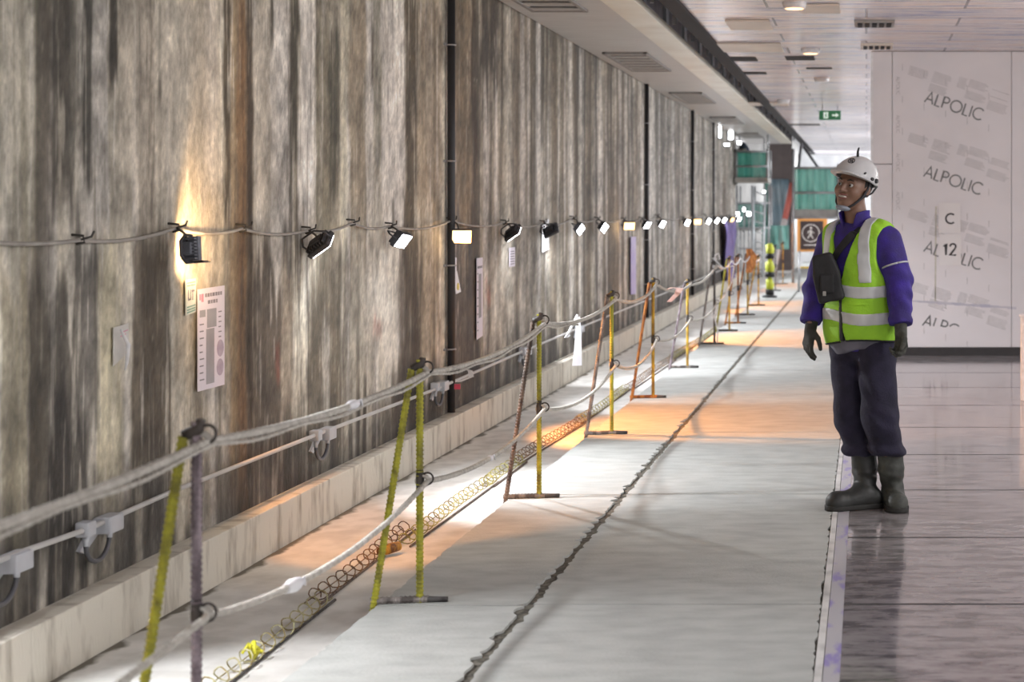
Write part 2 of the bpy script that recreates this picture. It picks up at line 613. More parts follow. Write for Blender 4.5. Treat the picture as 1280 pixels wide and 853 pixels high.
YS = [-3.4 + 2.36 * k for k in range(22)]
slab_strip('walkway_slab', -1.85, -1.288, 0.012, 0.035, YS, concrete)['label'] = 'narrow row of concrete slabs on the gutter side of the walkway'
slab_strip('walkway_slab', -1.262, -0.17, 0.022, 0.012, [y + .02 for y in YS], concrete)['label'] = 'wide row of concrete slabs in the middle of the walkway'
dirt = M('joint_dirt', (0.17, 0.16, 0.13), .95, col2=(.05, .045, .035), scale=40, bump=.01)
bm = bmesh.new()
box(bm, -1.84, -.1, -3, 46.9, -.16, -0.010)
struct(obj('floor_bed', bm, dirt), 'dark bed showing in the joints of the walkway')
edge_m = M('edge_strip', (0.66, 0.655, 0.64), .5, col2=(0.42, 0.42, 0.41), scale=7, stretch=(1, .7, 1), lo=.36, hi=.55)
film_m = M('violet_film', (0.26, 0.22, 0.48), .35, col2=(0.44, 0.43, 0.46), scale=5, stretch=(3, 1.0, 1), lo=.52, hi=.62)
bm = bmesh.new()
box(bm, -0.168, -0.142, -3, 47, -.05, 0.002, .002)
struct(obj('trim_1', bm, edge_m), 'white edging between concrete walkway and polished floor')
bm = bmesh.new()
box(bm, -0.14, -0.085, -3, 47, -.05, 0.0, .002)
struct(obj('trim_2', bm, film_m), 'film covered strip along the polished floor')


def polished_floor():
    m = bpy.data.materials.new('filmed_floor')
    m.use_nodes = True
    nt = m.node_tree
    p = nt.nodes['Principled BSDF']
    tc = nt.nodes.new('ShaderNodeTexCoord')
    sp = nt.nodes.new('ShaderNodeSeparateXYZ')
    nt.links.new(tc.outputs['Object'], sp.inputs[0])
    mp = nt.nodes.new('ShaderNodeMapping')
    mp.inputs['Scale'].default_value = (1.0, 3.0, 1)
    nt.links.new(tc.outputs['Object'], mp.inputs[0])
    nz = nt.nodes.new('ShaderNodeTexNoise')
    nz.inputs['Scale'].default_value = 4.5
    nz.inputs['Detail'].default_value = 10
    nz.inputs['Roughness'].default_value = .68
    nt.links.new(mp.outputs[0], nz.inputs['Vector'])
    rp = nt.nodes.new('ShaderNodeValToRGB')
    rp.color_ramp.elements[0].position, rp.color_ramp.elements[0].color = .35, (.17, .153, .156, 1)
    rp.color_ramp.elements[1].position, rp.color_ramp.elements[1].color = .56, (.50, .46, .468, 1)
    nt.links.new(nz.outputs[0], rp.inputs[0])
    # joints every 1.24 m
    a = nt.nodes.new('ShaderNodeMath'); a.operation = 'SUBTRACT'; a.inputs[1].default_value = 7.29 - 12.4
    nt.links.new(sp.outputs[1], a.inputs[0])
    b = nt.nodes.new('ShaderNodeMath'); b.operation = 'MODULO'; b.inputs[1].default_value = 1.24
    nt.links.new(a.outputs[0], b.inputs[0])
    c = nt.nodes.new('ShaderNodeMath'); c.operation = 'LESS_THAN'; c.inputs[1].default_value = .022
    nt.links.new(b.outputs[0], c.inputs[0])
    mx = nt.nodes.new('ShaderNodeMix'); mx.data_type = 'RGBA'
    nt.links.new(c.outputs[0], mx.inputs[0])
    nt.links.new(rp.outputs[0], mx.inputs[6])
    mx.inputs[7].default_value = (.01, .009, .012, 1)
    nt.links.new(mx.outputs[2], p.inputs['Base Color'])
    mr = nt.nodes.new('ShaderNodeMapRange')
    mr.inputs[1].default_value, mr.inputs[2].default_value = .35, .6
    mr.inputs[3].default_value, mr.inputs[4].default_value = .05, .14
    nt.links.new(nz.outputs[0], mr.inputs[0])
    ra = nt.nodes.new('ShaderNodeMath'); ra.operation = 'MULTIPLY_ADD'; ra.inputs[1].default_value = .6
    nt.links.new(c.outputs[0], ra.inputs[0]); nt.links.new(mr.outputs[0], ra.inputs[2])
    nt.links.new(ra.outputs[0], p.inputs['Roughness'])
    p.inputs['IOR'].default_value = 2.0
    p.inputs['Metallic'].default_value = .42
    return m


bm = bmesh.new()
box(bm, -0.085, 7.0, -3, 47, -.16, 0.0)
struct(obj('floor', bm, polished_floor()), 'glossy film covered floor panels with dark joints')

# ------------------------------------------------------------------ soffit, its edge, ceiling
SOF = EYE + 1.637
soffit_m = M('soffit_sheet', (0.58, 0.57, 0.55), .42, col2=(0.49, 0.475, 0.46), scale=3.2, stretch=(.6, 6, 1), lo=.35, hi=.65)
cream_m = M('cream_trim', (0.82, 0.79, 0.69), .4, col2=(0.72, 0.67, 0.56), scale=2.2)
fascia_m = M('fascia_sheet', (0.52, 0.52, 0.56), .4, col2=(0.40, 0.40, 0.44), scale=4)
dark_m = M('dark_void', (0.035, 0.033, 0.036), .9)
bm = bmesh.new()
for i in range(14):
    box(bm, -2.85, -2.052, -3 + i * 3.0 + .004, i * 3.0 - .004, SOF, SOF + .06)
struct(obj('ceiling_soffit', bm, soffit_m), 'grey sheet soffit along the top of the stained wall')
bm = bmesh.new()
for i in range(17):
    box(bm, -2.05, -1.79, -3 + i * 2.45 + .006, -.55 + i * 2.45 - .006, SOF - .012, SOF + .05, .004)
struct(obj('trim_3', bm, cream_m), 'cream edge beam along the soffit')
bm = bmesh.new()
for i in range(28):
    y = -3 + i * 1.46
    box(bm, -1.815, -1.79, y, y + 1.0, SOF + .05, SOF + .34, .004)
struct(obj('trim_4', bm, fascia_m), 'row of pale fascia panels above the edge beam')
bm = bmesh.new()
box(bm, -2.9, -1.3, -3, 46, SOF + .75, SOF + .8)
box(bm, -1.60, -1.462, -3, 46, SOF - .012, SOF + .42)
struct(obj('ceiling_slot', bm, dark_m), 'dark open slot between soffit and ceiling')
hang_m = M('hanger_steel', (.22, .22, .23), .5, .7, col2=(.12, .12, .13), scale=8)
bm = bmesh.new()
for i in range(28):
    y = -1.86 + i * 1.46
    box(bm, -1.80, -1.52, y - .02, y + .02, SOF + .24, SOF + .28)
    box(bm, -1.72, -1.69, y - .015, y + .015, SOF + .02, SOF + .76)
struct(obj('trim_5', bm, hang_m), 'steel hangers in the open slot of the ceiling')


def ceiling_material():
    m = bpy.data.materials.new('filmed_ceiling')
    m.use_nodes = True
    nt = m.node_tree
    p = nt.nodes['Principled BSDF']
    tc = nt.nodes.new('ShaderNodeTexCoord')
    mp = nt.nodes.new('ShaderNodeMapping')
    mp.inputs['Scale'].default_value = (1, 1, 1)
    nt.links.new(tc.outputs['Object'], mp.inputs[0])
    br = nt.nodes.new('ShaderNodeTexBrick')
    br.inputs['Color1'].default_value = (.60, .57, .58, 1)
    br.inputs['Color2'].default_value = (.47, .46, .50, 1)
    br.inputs['Mortar'].default_value = (.20, .19, .21, 1)
    br.inputs['Scale'].default_value = 1
    br.inputs['Mortar Size'].default_value = .012
    br.inputs['Brick Width'].default_value = 1.6
    br.inputs['Row Height'].default_value = .62
    nt.links.new(mp.outputs[0], br.inputs['Vector'])
    mp2 = nt.nodes.new('ShaderNodeMapping')
    mp2.inputs['Scale'].default_value = (.45, 3.2, 1)
    nt.links.new(tc.outputs['Object'], mp2.inputs[0])
    nz = nt.nodes.new('ShaderNodeTexNoise')
    nz.inputs['Scale'].default_value = 2.2
    nz.inputs['Detail'].default_value = 9
    nz.inputs['Roughness'].default_value = .75
    nt.links.new(mp2.outputs[0], nz.inputs['Vector'])
    rp = nt.nodes.new('ShaderNodeValToRGB')
    cr = rp.color_ramp
    cr.elements[0].position, cr.elements[0].color = .385, (.13, .17, .45, 1)
    cr.elements[1].position, cr.elements[1].color = .425, (.40, .44, .56, 1)
    for pos, col in ((.465, (.66, .64, .64, 1)), (.53, (.86, .75, .72, 1)), (.59, (.74, .56, .40, 1))):
        e = cr.elements.new(pos)
        e.color = col
    nt.links.new(nz.outputs[0], rp.inputs[0])
    mx = nt.nodes.new('ShaderNodeMix')
    mx.data_type = 'RGBA'
    mx.blend_type = 'MULTIPLY'
    mx.inputs[0].default_value = .75
    nt.links.new(br.outputs['Color'], mx.inputs[6])
    nt.links.new(rp.outputs[0], mx.inputs[7])
    sc = nt.nodes.new('ShaderNodeVectorMath')
    sc.operation = 'SCALE'
    sc.inputs['Scale'].default_value = 1.85
    nt.links.new(mx.outputs[2], sc.inputs[0])
    nt.links.new(sc.outputs[0], p.inputs['Base Color'])
    p.inputs['Roughness'].default_value = .2
    p.inputs['Metallic'].default_value = .15
    bp = nt.nodes.new('ShaderNodeBump')
    bp.inputs['Distance'].default_value = .02
    n3 = nt.nodes.new('ShaderNodeTexNoise')
    n3.inputs['Scale'].default_value = 5
    n3.inputs['Detail'].default_value = 5
    nt.links.new(mp2.outputs[0], n3.inputs['Vector'])
    nt.links.new(n3.outputs[0], bp.inputs['Height'])
    nt.links.new(bp.outputs[0], p.inputs['Normal'])
    return m


CEI = EYE + 1.65
bm = bmesh.new()
box(bm, -1.462, 7.0, -3, 47, CEI, CEI + .05)
struct(obj('ceiling', bm, ceiling_material()), 'film covered metal ceiling panels')

# ------------------------------------------------------------------ end of the hall
white_m = M('pale_render', (.60, .60, .60), .8, col2=(.48, .48, .49), scale=3)
bm = bmesh.new()
box(bm, -2.9, 7.0, 47, 47.3, -.2, 4.2)
struct(obj('wall_back', bm, white_m), 'pale wall at the far end of the tunnel')
# ------------------------------------------------------------------ cladding wall with printed film
PY = 16.5
clad_m = M('clad_film', (.72, .675, .685), .38, col2=(.67, .63, .64), scale=1.6, stretch=(1, 1, 1.5), bump=.002, bscale=3)
print_m = M('print_dark', (.20, .20, .20), .6)
print_l = M('print_faint', (.53, .50, .505), .6)
white_edge = M('white_edge', (.82, .80, .80), .4)
black_m = M('black_plinth', (.03, .026, .027), .5)
bm = bmesh.new()
box(bm, 0.06, 7.0, PY + .034, PY + .25, 0.0, CEI)
struct(obj('wall_front', bm, clad_m), 'wall behind the worker that carries the cladding panels')
bm = bmesh.new()
box(bm, 0.06, 1.60, PY - .02, PY + .03, 0.0, 0.082)
struct(obj('baseboard_front', bm, black_m), 'black plinth below the cladding panels')

GLY = {'A': [[(0, 0), (.36, 1), (.72, 0)], [(.13, .34), (.59, .34)]], 'L': [[(0, 1), (0, 0), (.42, 0)]],
       'P': [[(0, 0), (0, 1), (.26, 1), (.42, .94), (.5, .82), (.5, .68), (.42, .56), (.26, .5), (0, .5)]],
       'O': [[(.5 + .5 * math.cos(t * math.pi / 14), .5 + .5 * math.sin(t * math.pi / 14)) for t in range(28)] + [(1.0, .5)]],
       'I': [[(0, 0), (0, 1)]],
       'C': [[(.52 + .5 * math.cos(math.radians(a)), .5 + .5 * math.sin(math.radians(a))) for a in range(48, 316, 12)]],
       '1': [[(0, .78), (.22, 1), (.22, 0)]],
       '2': [[(0, .76), (.06, .92), (.2, 1), (.36, 1), (.5, .9), (.52, .74), (.45, .58), (0, 0), (.55, 0)]]}
WID = {'A': .72, 'L': .42, 'P': .5, 'O': 1.0, 'I': 0.0, 'C': .9, '1': .3, '2': .55}


def word(bm, text, u0, v0, ang, h, stroke, plane, gap=.2, mi=0, vmin=None):
    """write text as flat strokes; plane(u, v) -> point; returns nothing"""
    ca, sa = math.cos(ang), math.sin(ang)
    x = 0
    N = (plane(1, 0) - plane(0, 0)).cross(plane(0, 1) - plane(0, 0))
    for ch in text:
        for st in GLY[ch]:
            pts = []
            for a, b in st:
                uu, vv = (x + a) * h, b * h
                pts.append((u0 + uu * ca - vv * sa, v0 + uu * sa + vv * ca))
            if vmin is not None:
                dense = []
                for (ax, ay), (bx, by) in zip(pts, pts[1:]):
                    for k in range(12):
                        dense.append((ax + (bx - ax) * k / 12, ay + (by - ay) * k / 12))
                dense.append(pts[-1])
                runs, cur = [], []
                for q in dense:
                    if q[1] >= vmin:
                        cur.append(q)
                    elif cur:
                        runs.append(cur)
                        cur = []
                if cur:
                    runs.append(cur)
                for r in runs:
                    if len(r) > 1:
                        ribbon(bm, [plane(*q) for q in r], stroke, N, mi=mi)
            else:
                ribbon(bm, [plane(*q) for q in pts], stroke, N, mi=mi)
        x += WID[ch] + gap


def clad(x0, x1, z0, z1):
    bm = bmesh.new()
    box(bm, x0, x1, PY, PY + .03, z0, z1, .003)
    return bm


K = PY / FPX                                   # metres per photo pixel on this wall


def px_(x):
    return (x - 1083) * K


def pz_(y):
    return EYE - (y - 264) * K


narrow = tag(obj('cladding_panel', clad(px_(1090.4), px_(1115), .085, pz_(206)), clad_m),
             'narrow lower cladding panel just left of the panel with the large lettering', 'panel', 'cladding panels behind the worker')
narrow2 = tag(obj('cladding_panel', clad(px_(1090.4), px_(1115), pz_(204.6), CEI - .006), clad_m),
              'narrow upper cladding panel at the left end of the wall, above a thin joint', 'panel', 'cladding panels behind the worker')
bm = bmesh.new()
box(bm, px_(1088.4), px_(1091.2), PY - .012, PY + .03, .085, CEI - .005)
obj('edge_strip', bm, white_edge, narrow)
main = tag(obj('cladding_panel', clad(px_(1115.6), px_(1264), .085, CEI - .006), clad_m),
           'wide cladding panel repeating the word ALPOLIC in slanted grey letters', 'panel', 'cladding panels behind the worker')
right = tag(obj('cladding_panel', clad(px_(1264.6), px_(1400), .085, CEI - .006), clad_m),
            'plain cladding panel at the right edge of the photo, right of the lettered one', 'panel', 'cladding panels behind the worker')
pl = lambda u, v: Vector((u, PY - .0005, v))
for (x, y, vm) in ((1155.5, 127.5, None), (1154.5, 220.5, None), (1154.5, 314.5, None), (1153, 407, pz_(408.5))):
    bm = bmesh.new()
    word(bm, 'ALPOLIC', px_(x), pz_(y), math.radians(-18.3), .118, .0155, pl, .21, vmin=vm)
    o = obj('lettering', bm, print_m, main)
    o['label'] = 'grey ALPOLIC lettering'
for k in range(6):
    bm = bmesh.new()
    word(bm, 'ALPOLIC', px_(1120.5), pz_(96 + k * 48), math.radians(-90), .034, .005, pl, .25)
    obj('small_lettering', bm, print_l, main)
ca, sa = math.cos(math.radians(-18.3)), math.sin(math.radians(-18.3))
prs = random.Random(5)
for k, y0 in enumerate((83, 167, 262, 352)):
    for (u0, w, v0, nl) in ((-.02, .21, .0, 7), (.235, .20, .02, 8), (.50, .10, .05, 8), (.61, .22, .06, 6), (.61, .22, -.06, 6), (.86, .22, .05, 7), (.86, .24, -.085, 7), (.235, .20, -.11, 6)):
        bm = bmesh.new()
        for j in range(nl):
            v = v0 - j * .0145
            ww = w * prs.uniform(.8, 1)
            p0 = (px_(1140) + u0 * ca - v * sa, pz_(y0) + u0 * sa + v * ca)
            p1 = (px_(1140) + (u0 + ww) * ca - v * sa, pz_(y0) + (u0 + ww) * sa + v * ca)
            if p1[0] > px_(1262) or max(p0[1], p1[1]) > CEI - .03 or min(p0[0], p1[0]) < px_(1126):
                continue
            ribbon(bm, [pl(*p0), pl(*p1)], .0055, (0, -1, 0), th=.0007)
        if len(bm.verts):
            obj('print_block', bm, print_l, main)
for k in range(5):                              # short vertical dashes of the film print
    for j in range(9):
        u = px_(1128 + k * 27)
        v = pz_(80 + j * 40 + k * 9)
        bm = bmesh.new()
        ribbon(bm, [pl(u, v), pl(u, v - .07)], .006, (0, -1, 0), th=.0007)
        obj('print_dash', bm, print_l, main)
bm = bmesh.new()
for k in range(14):
    a0 = Vector((px_(1116 + k * 11), PY - .001, pz_(375 + k * .75)))
    ribbon(bm, [a0, a0 + Vector((.095, 0, -.006 + .004 * prs.random()))], .018 + .016 * prs.random(), (0, -1, 0), th=.0007)
obj('blue_scuff', bm, M('scuff_blue', (.46, .445, .53), .5, col2=(.55, .52, .56), scale=9), main)
bm = bmesh.new()
ribbon(bm, [pl(px_(1170), pz_(258)), pl(px_(1169), pz_(380))], .016, (0, -1, 0), th=.0007)
obj('tape_mark', bm, M('tape_faint', (.60, .56, .48), .5), main)
paper_m = M('sign_paper', (.74, .70, .69), .6, col2=(.70, .66, .65), scale=3)
ink_m = M('ink', (.035, .033, .035), .6)
for (txt, x0, x1, y0, y1, h, lab) in (('C', 1173, 1200.5, 254, 291.5, .135, 'white paper sign with the letter C taped to the lettered panel'),
                                      ('12', 1174, 1201.5, 293, 331.5, .135, 'white paper sign with the number 12 below the letter sign')):
    bm = bmesh.new()
    box(bm, px_(x0), px_(x1), PY - .009, PY - .004, pz_(y1), pz_(y0), .001)
    sg = tag(obj('paper_sign', bm, paper_m), lab, 'sign', 'paper grid signs on the lettered panel')
    bm = bmesh.new()
    w = .62 if txt == 'C' else 1.12
    word(bm, txt, px_((x0 + x1) / 2) - w * h * .46, pz_((y0 + y1) / 2) - h / 2, 0, h * (.74 if txt == 'C' else .85), .017, lambda u, v: Vector((u, PY - .0095, v + .012)), .28)
    obj('lettering', bm, ink_m, sg)
# white post and dark bracket at the right edge of the view
bm = bmesh.new()
box(bm, 1.215, 1.30, 12.55, 12.63, 0.0, .66, .006)
post = tag(obj('bollard', bm, white_edge), 'white square bollard at the right edge of the photo', 'bollard')
bm = bmesh.new()
box(bm, 1.205, 1.31, 12.54, 12.64, .655, .675, .004)
obj('cap', bm, white_edge, post)

# ------------------------------------------------------------------ rope barriers
def paint(name, a, b, lo=.42, hi=.58):
    return M(name, S(a), .55, col2=S(b), scale=26, stretch=(1, 1, .5), lo=lo, hi=hi, bump=.002, bscale=90)


P_YEL = paint('paint_lime', '#a3a02e', '#6f6a2a', .36, .56)
P_YEL2 = paint('paint_yellow', '#c9a531', '#8a6a25')
P_ORA = paint('paint_orange', '#b9762f', '#7d4a25')
P_BRN = paint('bare_brown_steel', '#6d5c50', '#3f332d')
P_GRY = paint('bare_grey_steel', '#8b8480', '#57504d')
P_MAU = paint('bare_mauve_steel', '#8f8288', '#5d5257')
P_DRK = paint('dark_steel', '#4a4746', '#2a2726')
BX = -1.70
HOOK = paint('hook_dark', '#453d38', '#221d1a')


def barrier(Y, h, m_up, m_br, label, m_foot=None, lean=0.0, tops=True, bx=BX, r=.0115):
    t = tag(empty('rope_barrier', (bx, Y, 0)), label, 'barrier', 'rebar rope barriers along the gutter')
    bm = bmesh.new()
    rebar(bm, (0, 0, .0), (lean, 0, h), r)
    obj('upright', bm, m_up, t)
    bm = bmesh.new()
    rebar(bm, (-.172, -.035, -.05), (lean - .028, -.012, h - .035), r * .95)
    obj('brace', bm, m_br, t)
    bm = bmesh.new()
    rebar(bm, (-.18, -.03, .012), (.035, .004, .012), r)
    obj('foot_bar', bm, m_foot or P_GRY, t)
    bm = bmesh.new()
    tube(bm, [(.03, 0, .012), (.06, .004, .011), (.105, .006, .011)], [.013, .011, .010], 8)
    obj('foot_stub', bm, P_DRK, t)
    if tops:
        bm = bmesh.new()          # weld collar and open hook ring
        tube(bm, [(lean - .03, -.012, h - .035), (lean + .005, 0, h - .02), (lean + .012, 0, h + .006)], [.014, .018, .012], 8)
        obj('weld', bm, HOOK, t)
        for zc in (h - .03, .472):
            bm = bmesh.new()
            ring = [(lean * zc / h + .03 + .022 * math.cos(a), -.004 + .004 * math.sin(a * .5), zc + .022 * math.sin(a)) for a in np.linspace(math.pi, -math.pi * .75, 16)]
            tube(bm, ring, .004, 6)
            obj('hook', bm, HOOK, t)
        bm = bmesh.new()
        tube(bm, [(lean * .5, 0, .43), (lean * .5 + .001, 0, .47), (lean * .52, 0, .505)], [.0135, .0165, .0135], 8)
        obj('collar', bm, HOOK, t)
    return t


BAR = [(2.0, .97, P_GRY, P_YEL, 'rope barrier nearest the camera, just outside the lower left corner'),
       (4.06, .955, P_MAU, P_YEL, 'nearest rope barrier in view, bare steel upright with a yellow brace'),
       (6.09, .925, P_YEL, P_YEL, 'rope barrier with both bars painted lime yellow, second from the left'),
       (8.31, .955, P_YEL, P_BRN, 'rope barrier with lime upright and brown brace, left of the white hanging strip'),
       (10.68, .955, P_YEL, P_GRY, 'rope barrier with lime upright and thin grey brace, right of the white hanging strip'),
       (12.75, .955, P_YEL2, P_ORA, 'rope barrier with orange brace and yellow upright on the near orange lit floor'),
       (15.2, .84, P_YEL2, P_MAU, 'rope barrier with short mustard upright and mauve grey brace'),
       (17.9, .94, P_DRK, P_GRY, 'dark rope barrier wrapped with white rope at its top'),
       (19.85, .93, P_YEL2, P_YEL, 'yellow rope barrier just beyond the dark white-roped one'),
       (21.2, .92, P_ORA, P_ORA, 'orange rope barrier far down the row'),
       (22.9, .90, P_YEL2, P_ORA, 'yellow rope barrier with an orange rag at its top'),
       (25.2, .80, P_YEL2, P_YEL2, 'last low yellow rope barrier before the striped post')]
for (Y, h, a, b, lab) in BAR:
    barrier(Y, h, a, b, lab, r=.0135 if Y < 7 else .0125, m_foot=P_ORA if Y in (12.75, 21.2) else (P_DRK if Y > 17 else P_GRY), bx=BX)

rope_m = M('rope_fibre', (.55, .53, .48), .85, col2=(.39, .37, .33), scale=40, bump=.003)
rope_w = M('white_rope', (.75, .74, .74), .8, col2=(.55, .54, .54), scale=40)
tops = [(BX + .03, Y, h - .05) for (Y, h, *_r) in BAR]
lows = [(BX + .03, Y, .462) for (Y, h, *_r) in BAR]
sag_t = [.03, .03, .045, .055, .07, .06, .06, .05, .05, .05, .05]
sag_l = [.04, .075, .07, .085, .10, .07, .07, .06, .06, .06, .06]
tape_w = M('white_tape', (.78, .78, .80), .5, col2=(.66, .66, .70), scale=12)
path = []
for i in range(0, 7):
    path += sag(tops[i], tops[i + 1], sag_t[i], 16)[:-1]
path.append(Vector(tops[7]))
bm = bmesh.new()
strands(bm, path, .0115, 3, .06, .014)
strands(bm, [p + Vector((.012, 0, -.012 - .006 * math.sin(p.y * 9))) for p in path if p.y < 9.2], .0065, 2, .045, .014)
top_rope = tag(obj('rope', bm, rope_m), 'upper grey rope strung along the tops of the barriers', 'rope', 'ropes along the barriers')
path = []
for i in range(0, 7):
    path += sag(lows[i], lows[i + 1], sag_l[i], 16)[:-1]
path.append(Vector(lows[7]))
bm = bmesh.new()
strands(bm, path, .0105, 3, .06, .014)
low_rope = tag(obj('rope', bm, rope_m), 'lower grey rope hanging slack at half height of the barriers', 'rope', 'ropes along the barriers')


def wrap(path_y, rope_path, parent, length=.10, r=.016, mat=tape_w):
    pts = [p for p in rope_path if abs(p.y - path_y) < length * 2]
    i = min(range(len(rope_path) - 1), key=lambda k: abs(rope_path[k].y - path_y))
    a, b = rope_path[i], rope_path[i + 1]
    d = (b - a).normalized()
    c = a + d * (path_y - a.y)
    n = 9
    bm = bmesh.new()
    tube(bm, [c + d * length * (k / n - .5) for k in range(n + 1)], [r * (.6 + .4 * math.sin(math.pi * k / n) + .18 * random.random()) for k in range(n + 1)], 9)
    e = c + d * length * .4
    tube(bm, [e, e + Vector((.012, .01, .012)), e + Vector((.014, .016, -.012))], [.007, .005, .003], 6)
    obj('tape_wrap', bm, mat, parent)


wrap(4.66, path, low_rope, .12, .019)
wrap(7.1, path, low_rope, .04, .013)
wrap(5.2, [Vector(p) for k in range(0, 7) for p in sag(tops[k], tops[k + 1], sag_t[k], 16)[:-1]], top_rope, .10, .017)
for k in (1, 2, 3, 4, 5, 6):
    for src, pr in ((tops, top_rope), (lows, low_rope)):
        c = Vector(src[k])
        bm = bmesh.new()
        tube(bm, [c + Vector((-.02 + .024 * math.cos(a), .012 * (a / 6 - .5), .02 * math.sin(a))) for a in np.linspace(0, 12, 26)], .006, 6)
        obj('knot', bm, rope_m, pr)
# rope of the far barriers
path2 = []
for i in range(7, 11):
    path2 += sag(tops[i], tops[i + 1], .07, 10)[:-1]
path2.append(Vector(tops[11]))
bm = bmesh.new()
strands(bm, path2, .010, 3, .07, .03)
tag(obj('rope', bm, rope_w), 'white rope running from the dark barrier to the far yellow ones', 'rope', 'ropes along the barriers')
c = Vector((BX, 17.9, .93))
bm = bmesh.new()
strands(bm, [c + Vector((.02 * math.cos(a * 2.2), .02 * math.sin(a * 2.2), .02 - .013 * a + .03 * math.sin(a))) for a in np.linspace(0, 9, 50)], .010, 2, .06, .02)
strands(bm, [c + Vector(v) for v in ((.02, 0, 0), (.10, -.02, -.08), (.22, 0, -.05), (.20, 0, -.22), (.11, 0, -.40), (.03, -.02, -.47), (.0, -.02, -.62), (.04, -.02, -.78), (.03, -.02, -.915))], .010, 2, .06, .02)
strands(bm, [c + Vector(v) for v in ((.02, 0, .0), (.0, 0, .06), (.05, 0, .09), (.06, 0, .02))], .009, 2, .06, .02)
tag(obj('rope', bm, rope_w), 'white rope knotted round the dark barrier and trailing to its foot', 'rope')


def strip(name, pts, w, mat, label, cat, twist=0.0, th=.002):
    """a limp hanging strip of tape with a little thickness"""
    bm = bmesh.new()
    P = [Vector(p) for p in pts]
    fr, bk = [], []
    for i, p in enumerate(P):
        a = twist * i / (len(P) - 1)
        s = Vector((math.cos(a), math.sin(a), 0)) * (w[i] if isinstance(w, list) else w) / 2
        n = Vector((-math.sin(a), math.cos(a), 0)) * th
        fr.append((bm.verts.new(p + s - n), bm.verts.new(p - s - n)))
        bk.append((bm.verts.new(p + s + n), bm.verts.new(p - s + n)))
    for i in range(len(P) - 1):
        for q in ((fr[i][0], fr[i][1], fr[i + 1][1], fr[i + 1][0]), (bk[i][1], bk[i][0], bk[i + 1][0], bk[i + 1][1]),
                  (fr[i][0], fr[i + 1][0], bk[i + 1][0], bk[i][0]), (fr[i][1], bk[i][1], bk[i + 1][1], fr[i + 1][1])):
            bm.faces.new(q)
    bm.faces.new((fr[0][0], bk[0][0], bk[0][1], fr[0][1]))
    bm.faces.new((fr[-1][0], fr[-1][1], bk[-1][1], bk[-1][0]))
    return tag(obj(name, bm, mat), label, cat)


Yw = 9.45
a = at(723, 396, Yw)
ws = strip('tape_strip', [a + Vector((0, 0, .0)), a + Vector((.0, 0, -.10)), a + Vector((-.004, 0, -.20)), a + Vector((-.008, .0, -.29))], [.02, .036, .045, .055], tape_w,
           'white cloth strip hanging from the upper rope above the kerb', 'tape', .3)
bm = bmesh.new()
tube(bm, [a + Vector((-.005, 0, .012)), a + Vector((-.05, .01, -.08)), a + Vector((-.075, .01, -.125)), a + Vector((-.05, .01, -.11))], [.008, .009, .012, .005], 6)
obj('tail', bm, tape_w, ws)
pink_m = M('pink_tape', (.72, .42, .36), .5, col2=(.70, .55, .50), scale=14)
Yw = 6.4
a = Vector((BX + .03, 6.42, .868))
ps = strip('tape_strip', [a, a + Vector((.075, .02, -.02)), a + Vector((.08, .02, -.045)), a + Vector((.03, .01, -.065))], [.012, .018, .02, .02], M('pale_tape', (.66, .60, .56), .5), 'short pale tape end with a red tip on the upper rope', 'tape', .2)
bm = bmesh.new()
c = a + Vector((.028, .002, -.085))
box(bm, c.x - .012, c.x + .012, c.y - .002, c.y + .003, c.z - .009, c.z + .012, .001)
obj('red_tip', bm, M('red_tip', (.62, .05, .09), .5), ps)
a = Vector((BX + .03, 13.3, .835))
strip('tape_strip', [a, a + Vector((.06, .0, .02)), a + Vector((.12, 0, .012)), a + Vector((.10, 0, -.03)), a + Vector((.03, .0, -.10))], [.025, .04, .06, .05, .04], pink_m, 'pink tape tied to the upper rope near the orange braced barrier', 'tape', .2)
a = Vector((BX, 22.86, .93))
strip('rag', [a + Vector((.02, 0, .02)), a + Vector((.06, 0, -.08)), a + Vector((.05, .0, -.20)), a + Vector((.02, 0, -.32))], [.08, .15, .14, .09], paint('rag_orange', '#d08a4a', '#a06030'), 'orange rag hanging on a far yellow barrier', 'rag', .5, .006)

# ------------------------------------------------------------------ stirrup cages lying in the gutter
wire_y = paint('wire_lime', '#a8a350', '#6e6334')
wire_r = paint('wire_rust', '#7d5a35', '#4a3322')
wire_w = paint('wire_pale', '#b9b58c', '#8a7a4a')
CG = [(4.35, 6.52, wire_w, 'pale yellow stirrup cage lying nearest the camera in the gutter', -2.13, -2.20), (6.45, 7.95, wire_r, 'rusty stirrup cage in the orange lit part of the gutter', -2.235, -2.265),
      (7.55, 9.35, wire_y, 'lime stirrup cage curving past the lime barriers', -2.20, -2.185), (9.2, 10.1, wire_y, 'short lime stirrup cage under the brown braced barrier', -2.18, -2.19),
      (10.0, 12.0, wire_r, 'brown stirrup cage left of the grey braced barrier', -2.20, -2.14), (11.9, 14.2, wire_y, 'lime stirrup cage behind the grey braced barrier', -2.14, -2.12),
      (14.1, 17.0, wire_r, 'far rusty stirrup cage in the gutter', -2.12, -2.06), (17.1, 21.0, wire_y, 'farthest stirrup cage in the gutter', -2.07, -1.99)]
